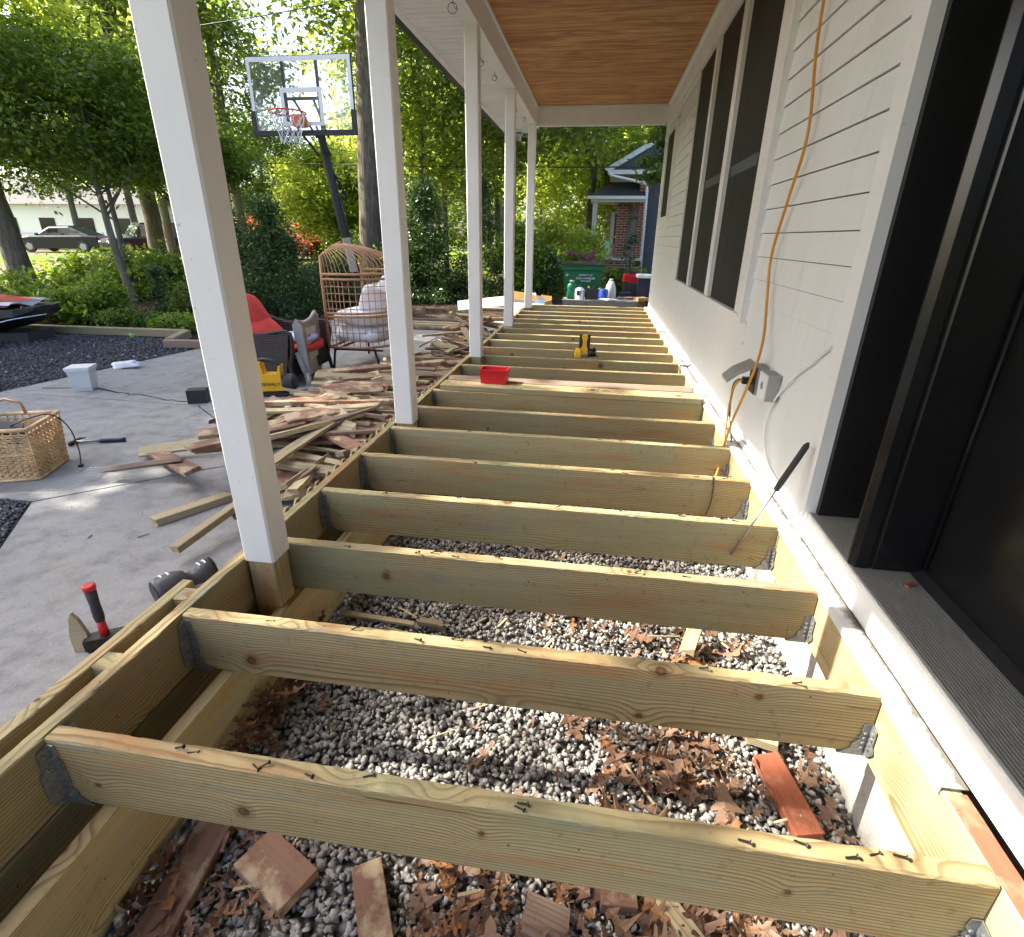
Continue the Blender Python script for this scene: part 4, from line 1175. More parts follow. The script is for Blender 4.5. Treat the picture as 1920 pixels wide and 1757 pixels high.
# ------------------------------------------------------------------ tools and other things on the slab
def basket():
    t = thing('wicker_basket', 'square pale willow basket holding black cords at the edge of the slab', 'basket', (-2.545, 2.00, G), (0, 0, R(22)))
    w, d, h = .245, .17, .33
    mb = MB(); rb = random.Random(1)
    rows = 21
    per = [(-w, -d), (w, -d), (w, d), (-w, d)]
    def at(u, z, off):
        u = u % 4; i = int(u); f = u - i; a = per[i]; b = per[(i + 1) % 4]; fl = 1 + .10 * z / h
        nx, ny = ((0, -1), (1, 0), (0, 1), (-1, 0))[i]
        return ((a[0] + (b[0] - a[0]) * f) * fl + nx * off, (a[1] + (b[1] - a[1]) * f) * fl + ny * off, z)
    for r_ in range(rows):
        z = .012 + (h - .03) * r_ / rows
        nside = (26, 18, 26, 18); pts = []
        q = 0
        for side in range(4):
            for k in range(nside[side]):
                pts.append(at(side + k / nside[side], z + rb.uniform(-.001, .001), .0085 * (1 if (q // 1 + r_) % 2 else -1))); q += 1
        pts.append(pts[0]); mb.tube(pts, .0058, 5, False)
    o = P('weave', mb, 'straw', t, True); o['kind'] = 'stuff'
    mb = MB()
    for side, nn in enumerate((13, 9, 13, 9)):
        for k in range(nn):
            u = side + k / nn; mb.tube([at(u, 0, 0), at(u, h, 0)], .005, 5)
    o = P('stake', mb, 'straw', t, True); o['kind'] = 'stuff'
    for nm, z, rr_ in (('rim', h, .012), ('foot_band', .012, .011), ('middle_band', h * .52, .008)):
        mb = MB(); pts = [at(u / 20 * 4, z, .003) for u in range(20)] + [at(0, z, .003)]; mb.tube(pts, rr_, 6, False); P(nm, mb, 'straw', t, True)
    mb = MB().box((0, 0, .008), (2 * w, 2 * d, .01)); P('bottom', mb, 'straw', t)
    for s in (1, -1):
        mb = MB(); mb.tube([(-.09 - .0, s * d * 1.08, h), (-.08, s * d * 1.08, h + .07), (0, s * d * 1.08, h + .10), (.08, s * d * 1.08, h + .07), (.09, s * d * 1.08, h)], .009, 6); P('handle', mb, 'rattan', t, True)
    return t
basket()
cb = thing('charger_bundle', 'black charger with cord resting inside the willow basket', 'charger', (-2.49, 2.00, G + .22), (0, 0, R(22)))
P('charger', MB().box((.02, 0, .05), (.14, .11, .09), (.4, .3, .2)), 'black_plastic', cb)
P('charger', MB().box((-.09, -.03, .03), (.12, .09, .08), (-.3, .2, .6)), 'black_plastic', cb)
P('cord', MB().tube(smooth([(.05, 0, .09), (.16, .03, .13), (.235, .10, .12), (.29, .13, .02), (.33, .08, -.12), (.335, .04, -.20)]), .004, 6), 'black_cord', cb, True)
P('plug', MB().box((.335, .035, -.212), (.02, .03, .018)), 'black_plastic', cb)
ham = thing('claw_hammer', 'claw hammer with a dark grip lying on the bare slab beyond the basket', 'hammer', (-2.60, 2.52, G + .016), (0, 0, R(18)))
P('shaft', MB().tube([(0, 0, 0), (.17, 0, 0)], .009, 8), 'steel', ham, True)
P('grip', MB().tube([(.16, 0, 0), (.18, 0, 0), (.30, 0, 0), (.335, 0, 0)], [.012, .016, .014, .018], 10), 'navy', ham, True)
P('head', MB().tube([(0, -.055, 0), (0, -.03, 0), (0, -.028, 0), (0, .02, 0), (.012, .055, .006), (.035, .08, .0)], [.016, .016, .011, .014, .008, .003], 8), 'dark_steel', ham, True)
bk = thing('storage_tub', 'square cloudy plastic tub with a lid on the slab by the gravel', 'tub', (-3.80, 3.85, G), (0, 0, R(25)))
mb = MB(); a, b, h = .075, .092, .21
mb.add([(-a, -a, 0), (a, -a, 0), (a, a, 0), (-a, a, 0), (-b, -b, h), (b, -b, h), (b, b, h), (-b, b, h)], [(3, 2, 1, 0), (0, 1, 5, 4), (1, 2, 6, 5), (2, 3, 7, 6), (3, 0, 4, 7), (4, 5, 6, 7)])
P('tub_body', mb, 'frost', bk); P('lid', MB().box((0, 0, h + .009), (.205, .205, .018)).box((0, 0, h - .008), (.195, .195, .014)), 'white_plastic', bk)
tw = P('crumpled_bag', MB().blob((0, 0, .03), (.26, .14, .08), 5, .35), 'white_plastic', None, True, loc=(-4.15, 4.75, G), rot=(0, 0, .5)); tw['label'] = 'crumpled white plastic bag on the gravel edge behind the tub'; tw['category'] = 'bag'
gt = P('paper_cup', MB().lathe([(.028, 0), (.038, .07)], n=10), plain('lime_green_plastic', (.18, .42, .05), .5), None, True, loc=(-5.55, 6.42, G)); gt['label'] = 'small lime green cup by the timber edging'; gt['category'] = 'cup'

sl = thing('sledge_hammer', 'short sledge hammer with a red and black grip standing beside the frame', 'sledge hammer', (-.635, .70, G), (0, 0, R(30)))
P('head', MB().box((0, 0, .028), (.115, .052, .052)).box((.06, 0, .028), (.012, .044, .044)).box((-.06, 0, .028), (.012, .044, .044)), 'dark_steel', sl)
hx = Vector((.0, .0, .27))
P('shaft', MB().tube([(0, 0, .05), hx * .45], [.016, .013], 10), 'red_plastic', sl, True)
P('grip', MB().tube([hx * .43, hx * .5, hx * .7, hx * .93], [.015, .0175, .016, .019], 10), 'rubber', sl, True)
P('pommel', MB().tube([hx * .92, hx * .99, hx * 1.0], [.020, .022, .016], 10), 'red_plastic', sl, True)
st_ = P('pointed_splinter', MB().prism([(-.03, 0), (.03, 0), (.022, .07), (.004, .125), (-.012, .15), (-.022, .13), (-.034, .06)], -.009, .009, 'y'), 'scrap_pale', None, loc=(-.70, .665, G), rot=(R(-12), R(-4), R(20))); st_['label'] = 'pale pointed splinter standing beside the sledge hammer head'; st_['category'] = 'splinter'
tu = thing('blower_tube', 'dark grey flared tube with white stripes lying beside the outer board', 'tube', (-.64, .95, G))
da = Vector((.115, .20, .0))
P('tube_body', MB().tube([(0, 0, .058), da * .10 + Vector((0, 0, .058)), da * .36 + Vector((0, 0, .058)), da * .48 + Vector((0, 0, .055)), da * .52 + Vector((0, 0, .05)), da * .68 + Vector((0, 0, .05)), da * .72 + Vector((0, 0, .055)), da * 1.0 + Vector((0, 0, .06))],
                          [.050, .056, .056, .046, .036, .034, .040, .050], 20), plain('dark_grey_tube_plastic', (.065, .065, .07), .4), tu, True)
P('tube_mouth', MB().tube([da * -.004 + Vector((0, 0, .058)), da * -.012 + Vector((0, 0, .058))], .046, 20), 'black_plastic', tu)  # black discs stand in for the dark inside of the open ends
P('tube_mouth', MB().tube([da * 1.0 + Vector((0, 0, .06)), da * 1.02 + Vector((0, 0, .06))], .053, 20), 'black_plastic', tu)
for f0, rr_, a0 in ((.16, .0565, 1.9), (.28, .0565, 1.9), (.80, .0455, 1.75), (.90, .048, 1.75)):
    pts_ = []
    side = Vector((-da.y, da.x, 0)).normalized()
    for q in range(6):
        a = a0 - .45 + q * .22; pts_.append(da * f0 + Vector((0, 0, .058)) + side * (math.cos(a) * rr_) * -1 + Vector((0, 0, math.sin(a) * rr_)))
    P('stripe', MB().tube(pts_, .0042, 4), 'white_plastic', tu)

def egg_chair():
    t = thing('egg_chair', 'open wire rattan egg chair with white cushions on black legs', 'chair', (-1.83, 5.05, G))
    dep, wid = .74, 1.05
    def band(s, z, sc=1.0):                        # s 0..1 around from near front corner via the back to the far front corner
        a = -math.pi / 2 + math.pi * s
        x = dep * .30 + (dep * .62 * math.cos(a)) ; y = wid / 2 + wid / 2 * math.sin(a)
        if s < .001 or s > .999: x = dep * .30
        return Vector((x * sc, y, z))
    def ring(z, n=24): 
        return [Vector((0, 0, z))] + [band(k / n, z) for k in range(n + 1)] + [Vector((0, wid, z))]
    fr_mb = MB(); zb, zm, zt, zz = .27, .60, .985, 1.24
    for z in (zb, zm, zm + .035, zt, zt + .05): fr_mb.tube(ring(z), .014, 6)
    arch = [Vector((0, 0, zb)), Vector((0, 0, zt)), Vector((0, .02, zz - .03)), Vector((0, .12, zz)), Vector((0, wid / 2, zz + .10)), Vector((0, wid - .12, zz)), Vector((0, wid - .02, zz - .03)), Vector((0, wid, zt)), Vector((0, wid, zb))]
    fr_mb.tube(arch, .016, 6); fr_mb.tube([(0, 0, zb), (0, wid, zb)], .014, 6)
    P('frame', fr_mb, 'rattan', t, True)
    wires = MB()
    allp = lambda n: [Vector((dep * .30 * k / 5, 0, 0)) for k in range(1, 6)] + [band(k / n, 0) for k in range(1, n)] + [Vector((dep * .30 * k / 5, wid, 0)) for k in range(5, 0, -1)]
    for q in allp(22): wires.tube([(q.x, q.y, zb), (q.x, q.y, zt)], .0045, 4)
    for z in (.35, .43, .51, .68, .76, .84, .91): wires.tube(ring(z), .0042, 4)
    o = P('wire_wall', wires, 'rattan', t, True); o['kind'] = 'stuff'
    ribs = MB()
    qs = allp(22)
    for i, q in enumerate(qs):
        f = i / (len(qs) - 1); top = Vector((0, .04 + (wid - .08) * f, zz - .01 + .10 * math.sin(math.pi * f)))
        b0 = Vector((q.x, q.y, zt + .03)); m_ = Vector((q.x * .75, q.y * .9 + top.y * .1, zt + .20 + .06 * q.x))
        ribs.tube(smooth([b0, b0.lerp(m_, .8), m_.lerp(top, .45) + Vector((0, 0, .015)), top], 3), .0048, 4)
    o = P('dome_rib', ribs, 'rattan', t, True); o['kind'] = 'stuff'
    for (x, y, dx, dy) in ((.04, .05, -.03, -.03), (.04, wid - .05, -.03, .03), (dep * .62, .12, .1, -.05), (dep * .62, wid - .12, .1, .05)):
        P('leg', MB().tube([(x, y, zb), (x + dx, y + dy, 0)], .014, 8), 'black_plastic', t, True)
    P('leg_brace', MB().box((.30, .09, zb - .035), (.56, .02, .02)).box((.04, wid / 2, zb - .035), (.02, wid - .1, .02)), 'black_plastic', t)
    return t
egg_chair()
def cushion(name, label, c, d, mat, seed, rot=(0, 0, 0), group=None, cat='cushion', amp=.05, pw=.7):
    o = P(name, MB().blob((0, 0, 0), d, seed, amp, 20, 12, pw), mat, None, True, loc=c, rot=rot); o['label'] = label; o['category'] = cat
    if group: o['group'] = group
    return o
cushion('seat_cushion', 'thick white seat cushion bulging out of the front of the egg chair', (-1.56, 5.57, G + .39), (.66, .92, .20), 'white_fabric', 2, pw=.55)
cushion('seat_cushion', 'second white cushion stacked on the seat of the egg chair', (-1.55, 5.56, G + .56), (.62, .90, .15), 'white_fabric', 4, (0, .05, 0), pw=.6)
cushion('throw_pillow', 'white pillow with a pointed corner standing in the egg chair', (-1.42, 5.42, G + .74), (.30, .16, .32), 'white_fabric', 6, (.2, .3, .4), pw=.6)
cushion('throw_pillow', 'white pillow tilted against the back of the egg chair', (-1.36, 5.66, G + .80), (.28, .18, .36), 'white_fabric', 8, (-.2, .5, .2), pw=.6)
cushion('throw_pillow', 'round dark grey pillow behind the white ones in the egg chair', (-1.55, 5.88, G + .76), (.30, .16, .26), 'grey_plastic', 9, (0, 0, .2), pw=.8)

def armchair():
    t = thing('wicker_armchair', 'dark brown wicker armchair with flared arms and red cushions', 'armchair', (-2.28, 4.72, G))
    for y in (-.40, .40):
        prof = [(-.42, .10), (.34, .10), (.42, .52), (.38, .53), (.10, .50), (-.15, .53), (-.30, .60), (-.46, .66)]
        P('arm', MB().prism(prof, y - .03, y + .03, 'y'), 'dark_wicker', t)
        P('arm_edge', MB().tube(smooth([(.36, y, .10), (.425, y, .525), (.10, y, .505), (-.15, y, .535), (-.46, y, .665)], 4), .02, 6), 'dark_wicker', t, True)
    P('backrest', MB().prism([(-.36, .1), (-.42, .1), (-.56, .84), (-.50, .86)], -.43, .43, 'y'), 'dark_wicker', t)
    P('seat', MB().box2((-.40, -.369, .2), (.36, .369, .28)), 'dark_wicker', t)
    P('front_apron', MB().box2((.36, -.369, .10), (.39, .369, .27)), 'dark_wicker', t)
    for x, y, dx in ((.36, -.40, .06), (.36, .40, .06), (-.40, -.40, -.04), (-.40, .40, -.04)):
        P('leg', MB().tube([(x, y, .30), (x + dx, y, 0)], [.026, .018], 8), 'dark_wicker', t, True)
    return t
armchair()
cushion('red_cushion', 'large red back cushion leaning in the dark wicker armchair', (-2.44, 4.62, G + .58), (.22, .62, .60), 'red_fabric', 3, (0, -.45, 0))
cushion('red_cushion', 'second red cushion lying lower against the first in the armchair', (-2.28, 4.60, G + .46), (.16, .5, .46), 'red_fabric', 5, (0, -.75, 0))
cushion('red_cushion', 'flat red seat cushion on the dark wicker armchair', (-2.10, 4.74, G + .34), (.62, .70, .12), 'red_fabric', 7)
cushion('folded_blanket', 'blue and white folded cloth on the seat of the wicker armchair', (-2.02, 4.72, G + .43), (.42, .40, .09), plain('pale_blue_cloth', (.45, .50, .72), .9, var=.35, scale=9), 12, cat='blanket')
cushion('patterned_pillow', 'red and white patterned pillow hanging over the front of the armchair', (-1.885, 4.60, G + .32), (.06, .26, .34), plain('red_white_print', (.60, .12, .12), .9, var=.9, scale=7), 14, (0, .25, 0), cat='pillow')
def cot():
    t = thing('travel_cot', 'folded taupe travel cot with a mesh side leaning before the wicker armchair', 'travel cot', (-1.78, 4.42, G), (0, 0, R(17)))
    P('near_post', MB().prism([(-.03, .06), (.03, .06), (.0, .60), (-.05, .66), (-.085, .60)], -.02, .02, 'y'), 'grey_plastic', t)
    P('far_post', MB().prism([(-.03, .06), (.03, .06), (.05, .62), (.0, .66), (-.04, .60)], .60, .64, 'y'), 'tan_plastic', t)
    P('top_rail', MB().tube(smooth([(-.04, 0, .63), (-.01, .15, .60), (.0, .45, .60), (.02, .62, .65)]), .022, 8), 'tan_plastic', t, True)
    P('side_panel', MB().add([(-.01, .02, .08), (.02, .60, .08), (.02, .60, .60), (-.03, .02, .60)], [(0, 1, 2, 3)]).add([(.005, .02, .08), (.03, .60, .08), (.03, .60, .60), (-.015, .02, .60)], [(3, 2, 1, 0)]), 'tan_plastic', t)
    P('mesh_window', MB().add([(.014, .15, .22), (.034, .48, .22), (.036, .48, .54), (-.002, .15, .54)], [(0, 1, 2, 3)]), plain('pale_mesh', (.55, .48, .40), .7), t)
    P('foot', MB().tube([(0, 0, 0), (0, 0, .13)], [.026, .022], 10), 'white_plastic', t, True); P('foot', MB().tube([(0, .62, 0), (0, .62, .13)], [.026, .022], 10), 'white_plastic', t, True)
    P('latch', MB().box((-.045, -.03, .24), (.045, .012, .20), (0, -.25, 0)), 'grey_plastic', t)
    return t
cot()
def text(body, size, parent, loc, rot, mat, name='lettering', ex=.001, align='CENTER'):
    cu = bpy.data.curves.new(name, 'FONT'); cu.body = body; cu.size = size; cu.extrude = ex; cu.align_x = align; cu.align_y = 'CENTER'; cu.space_line = .9
    cu.materials.append(M[mat] if isinstance(mat, str) else mat)
    tmp = bpy.data.objects.new('tmp', cu); COL.objects.link(tmp)
    dg = bpy.context.evaluated_depsgraph_get(); me = bpy.data.meshes.new_from_object(tmp.evaluated_get(dg))
    bpy.data.objects.remove(tmp); me.name = name
    return link(name, me, parent, loc, rot)
bl = thing('leaf_blower', 'yellow and black cordless leaf blower standing on the slab beside the armchair', 'leaf blower', (-1.93, 3.98, G), (0, 0, R(14)))
P('body', MB().prism([(-.16, .10), (-.13, .20), (-.10, .20), (-.08, .27), (-.12, .31), (-.10, .335), (-.05, .325), (-.03, .22), (.09, .215), (.11, .29), (.125, .29), (.12, .19), (.13, .06), (-.08, .055), (-.10, .12)], -.055, .055, 'y'), 'yellow', bl)
P('handle', MB().tube(smooth([(-.10, 0, .32), (-.04, 0, .345), (.05, 0, .33), (.12, 0, .29)]), .018, 8), 'black_plastic', bl, True)
P('fan_housing', MB().tube([(.12, 0, .13), (.15, 0, .13), (.22, 0, .13), (.245, 0, .13)], [.06, .082, .082, .05], 16), 'rubber', bl)
P('battery', MB().box((-.14, 0, .10), (.10, .09, .09)), 'black_plastic', bl)
P('foot', MB().box((.02, 0, .025), (.26, .10, .05), (0, .1, 0)), 'black_plastic', bl)
text('DEWALT', .045, bl, (.015, -.058, .12), (R(90), 0, 0), 'black_plastic')
tc = thing('battery_case', 'black tool battery case half hidden behind the nearest post', 'tool case', (-1.86, 3.46, G), (0, 0, R(25)))
P('case', MB().box((0, 0, .09), (.24, .16, .16)).box((0, 0, .18), (.18, .12, .03)), 'black_plastic', tc)
P('latch', MB().box((.05, -.085, .08), (.03, .012, .1)).box((-.05, -.085, .08), (.03, .012, .1)), 'rubber', tc)
bx = P('tool_battery', MB().box((0, 0, .06), (.16, .12, .12)), 'black_plastic', None, loc=(-2.45, 3.66, G), rot=(0, 0, .4)); bx['label'] = 'black block on the slab left of the nearest post'; bx['category'] = 'tool'
gl = thing('work_gloves', 'pair of black work gloves dropped on the slab by the heap', 'gloves', (-1.58, 4.0, G), (0, 0, .4))
P('glove', MB().blob((0, 0, .03), (.19, .11, .06), 4, .2), 'rubber', gl, True); P('glove', MB().blob((.02, -.02, .06), (.16, .1, .05), 9, .2), 'rubber', gl, True)
P('strap', MB().tube(smooth([(.05, .0, .05), (.14, .01, .02), (.24, .0, .01)]), .006, 6), 'black_cord', gl, True)
gg = P('safety_glasses', MB().tube(smooth([(-.07, 0, .01), (-.06, .05, .015), (0, .07, .02), (.06, .05, .015), (.07, 0, .01), (0, -.015, .02), (-.07, 0, .01)]), .007, 6), 'black_plastic', None, True, loc=(-1.60, 3.80, G), rot=(0, 0, .5)); gg['label'] = 'black framed safety glasses beside the gloves'; gg['category'] = 'glasses'
bw = thing('ring_stand', 'overturned wooden stand with a metal ring beyond the scrap heap', 'stand', (-1.60, 4.75, G), (0, 0, .2))  # small wooden stand carrying a metal ring
P('stand_top', MB().box((0, 0, .07), (.24, .14, .02)), 'scrap_pale', bw); P('stand_foot', MB().box((.10, 0, .0295), (.02, .14, .059)), 'scrap_pale', bw); P('ring', MB().lathe([(.02, 0), (.03, .02), (.02, .04)], (-.08, 0, .07), 10), 'steel', bw, True)

# circular saw on a far joist
sw = thing('circular_saw', 'yellow and black worm drive saw standing on its shoe across the joists', 'saw', (.985, 4.18, .003), (0, 0, R(5)))
sw.scale = (.86,) * 3
P('shoe', MB().box((.02, 0, .006), (.26, .12, .008), (0, -.05, 0)), 'steel', sw)
P('blade_guard', MB().tube([(-.09, -.02, .045), (-.04, -.02, .045)], .048, 16).box((-.065, -.02, .02), (.06, .10, .03)), 'yellow', sw)
P('housing', MB().prism([(-.028, .04), (.028, .04), (.034, .08), (.020, .12), (.020, .17), (.032, .20), (.020, .225), (-.020, .225), (-.032, .20), (-.020, .17), (-.020, .12), (-.034, .08)], -.035, -.005, 'y'), 'yellow', sw)
P('handle', MB().box((-.04, .0, .14), (.026, .05, .17)).box((.042, .0, .14), (.026, .05, .17)).box((0, .02, .14), (.07, .03, .15)), 'black_plastic', sw)
P('motor', MB().tube([(.04, 0, .045), (.12, 0, .05)], .036, 12).tube([(.085, -.0, .05), (.105, .01, .10)], .006, 6), 'dark_steel', sw, True)

# ------------------------------------------------------------------ things at the far end of the porch
mb = MB(); mb.prism([(-.70, 0), (.70, 0), (.71, .30), (.72, .33), (-.72, .33), (-.71, .30)], -.28, .28, 'y')
bn = P('stone_step', mb, 'bench_stone', None, loc=(1.12, 10.5, G)); bn['label'] = 'low grey stone step block at the end of the joists'; bn['category'] = 'step'
TZ = G + .33
def bottle(label, x, y, prof, mat, capm, name='bottle', sx=1, sy=1, group=None, square=False):
    t = thing(name, label, 'bottle', (x, y, TZ + .001), group=group)
    P('bottle_body', MB().lathe(prof[:-2], n=8 if square else 14, sx=sx, sy=sy), mat, t, not square)
    P('cap', MB().lathe([(prof[-2][0], prof[-2][1]), (prof[-1][0], prof[-1][1])], n=12), capm, t, True)
    return t
bottle('green plastic bottle with a grey cap on the stone step', .565, 10.42, [(.07, 0), (.085, .02), (.082, .12), (.07, .17), (.082, .20), (.075, .26), (.05, .285), (.04, .29), (.045, .30), (.042, .345)], 'green_bin', 'grey_plastic', sx=1.1, sy=.7)
b2 = bottle('white square jug with a dark label on the stone step', .725, 10.36, [(.085, 0), (.09, .01), (.09, .17), (.06, .21), (.03, .225), (.03, .23), (.03, .235), (.03, .26)], 'white_plastic', 'navy', sx=1, sy=.8, square=True)
P('bottle_label', MB().box((-.02, -.069, .12), (.07, .004, .09)), 'black_plastic', b2)
bottle('tall cloudy plastic jug behind the blue can', 1.31, 10.6, [(.10, 0), (.105, .02), (.105, .17), (.085, .25), (.05, .33), (.035, .34), (.035, .345), (.035, .37)], 'frost', 'white_plastic', sx=1, sy=.8)
bottle('short blue plastic canister in front of the cloudy jug', 1.17, 10.36, [(.085, 0), (.09, .01), (.088, .18), (.08, .19), (.08, .191), (.078, .2)], 'blue_plastic', 'blue_plastic')
bg_ = thing('tool_bag', 'open black tool bag with yellow handled tools on the stone step', 'tool bag', (.97, 10.45, TZ))
P('bag', MB().prism([(-.14, 0), (.15, 0), (.17, .12), (.12, .20), (.06, .17), (.02, .26), (-.03, .17), (-.10, .22), (-.15, .12)], -.09, .09, 'y'), 'rubber', bg_)
P('tool_handle', MB().tube([(-.12, -.05, .13), (-.07, -.07, .24)], .02, 8), 'yellow', bg_, True); P('tool_handle', MB().tube([(.06, -.05, .15), (.14, -.07, .21)], .012, 8), 'straw', bg_, True)
rg = P('white_rag', MB().blob((0, 0, .015), (.30, .12, .04), 3, .3), 'white_fabric', None, True, loc=(1.24, 10.28, TZ)); rg['label'] = 'crumpled white rag on the front of the stone step'; rg['category'] = 'rag'
bin_ = thing('trash_cart', 'green wheeled trash cart with a dark lid behind the stone step', 'trash cart', (.72, 11.95, G))
mb = MB(); rows = []
def rect(w, d, z, y0=0): return [(-w, -d + y0, z), (w, -d + y0, z), (w, d + y0, z), (-w, d + y0, z)]
def loft(mb, rows, cap=True):
    k = len(mb.v)
    for r_ in rows: mb.v += r_
    for i in range(len(rows) - 1):
        for j in range(len(rows[0])): n_ = len(rows[0]); mb.f.append((k + i * n_ + j, k + i * n_ + (j + 1) % n_, k + (i + 1) * n_ + (j + 1) % n_, k + (i + 1) * n_ + j))
    if cap: n_ = len(rows[0]); mb.f.append(tuple(k + j for j in range(n_))[::-1]); mb.f.append(tuple(k + (len(rows) - 1) * n_ + j for j in range(n_)))
    return mb
P('cart_body', loft(MB(), [rect(.33, .28, .0), rect(.345, .30, .2), rect(.40, .36, .78), rect(.435, .385, .80), rect(.44, .39, .86), rect(.45, .40, .89)]), 'green_bin', bin_)
P('lid', loft(MB(), [rect(.455, .41, .892), rect(.45, .41, .915), rect(.36, .33, .945), rect(.2, .2, .955)]), 'black_plastic', bin_)
P('handle', MB().tube([(-.3, .42, .86), (-.3, .50, .88), (.3, .50, .88), (.3, .42, .86)], .018, 8), 'black_plastic', bin_, True)
P('wheel', MB().tube([(-.36, .30, .12), (-.30, .30, .12)], .12, 16), 'rubber', bin_); P('wheel', MB().tube([(.30, .30, .12), (.36, .30, .12)], .12, 16), 'rubber', bin_)
for k, (s_, z_, sz) in enumerate((('PROPERTY OF', .70, .045), ('EGG HARBOR', .635, .062), ('TOWNSHIP', .58, .045))):
    text(s_, sz, bin_, (.07, -.345 - (z_ - .58) * .10 - .012, z_), (R(84), 0, 0), 'white_plastic', ex=.004)
P('serial_tag', MB().box((-.32, -.362, .70), (.05, .004, .035)), 'frost', bin_)
yb = thing('cardboard_box', 'open white cardboard box with yellow inside flaps beyond the last post', 'box', (-.24, 9.95, G), (0, 0, R(-14)))
P('box_wall', MB().box2((-.38, -.22, 0), (.42, -.21, .30)).box2((-.38, .21, 0), (.42, .22, .30)).box2((-.38, -.209, 0), (-.37, .209, .30)), 'white_plastic', yb)
P('box_wall', MB().box2((.41, -.209, 0), (.42, .209, .34)), 'cardboard', yb)
P('back_flap', MB().prism([(-.38, .30), (.42, .30), (.42, .40), (.20, .42), (.20, .395), (.05, .41), (.05, .43), (-.38, .46)], .2, .208, 'y'), 'cardboard', yb)
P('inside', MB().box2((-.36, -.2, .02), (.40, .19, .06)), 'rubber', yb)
dd = P('blue_disc', MB().lathe([(.12, -.01), (.12, .01)], n=22), plain('pale_blue_metal', (.25, .35, .55), .4), None, False, loc=(.02, 9.96, G + .27), rot=(R(75), 0, 0)); dd['label'] = 'round blue disc standing inside the white box'; dd['category'] = 'disc'
pn = P('painted_sheet', MB().box((0, 0, 0), (1.7, .34, .015)).box((.2, -.05, .012), (.03, .03, .01)).box((-.35, .04, .012), (.03, .03, .01)), 'vinyl', None, loc=(-1.05, 11.3, G + .14), rot=(R(28), R(-6), R(12))); pn['label'] = 'white painted panel leaning low on the soil behind the posts'; pn['category'] = 'panel'
jr = thing('red_tool_chest', 'red and black tool chest on the stacked junk by the wall corner', 'tool chest', (1.72, 11.35, G + .62), (0, .15, .2))  # red tool chest set on the black crate
P('case', MB().box((0, 0, .05), (.30, .22, .16)), 'red_plastic', jr); P('handle', MB().box((0, 0, .16), (.20, .12, .07)), 'black_plastic', jr)
nv = thing('navy_bin', 'navy blue storage bin with a white lid against the wall corner', 'bin', (2.02, 11.0, G), (0, 0, 0))
P('bin_body', loft(MB(), [rect(.15, .2, 0), rect(.19, .25, .72)]), 'navy', nv); P('lid', MB().box((0, 0, .745), (.42, .54, .05), (0, 0, 0)), 'white_plastic', nv)
for k, (x, y, z, d_, m_, l_) in enumerate(((1.74, 11.38, G + .30, (.34, .3, .60), 'rubber', 'tall black crate under the red chest'), (1.62, 11.0, G + .22, (.2, .22, .42), 'navy', 'dark blue boxy tool stood beside the black crate'),
                                          (1.90, 10.55, G + .16, (.14, .2, .32), 'scrap_red', 'brown upright box at the wall corner'), (1.62, 10.66, TZ + .02, (.34, .12, .03), 'scrap_red', 'brick coloured board end on the right of the stone step'),
                                          (1.90, 10.55, G + .35, (.22, .2, .06), 'cardboard', 'crumpled tan paper sack on the brown box'))):
    o = P('storage_crate' if k != 4 else 'paper_sack', loft(MB(), [rect(d_[0] / 2 * .95, d_[1] / 2 * .95, -d_[2] / 2), rect(d_[0] / 2, d_[1] / 2, d_[2] / 2 - .01), rect(d_[0] / 2 * .96, d_[1] / 2 * .96, d_[2] / 2)]), m_, None, loc=(x, y, z), rot=(0, 0, .1 * k))
    o['label'] = l_; o['category'] = 'crate' if k != 4 else 'sack'

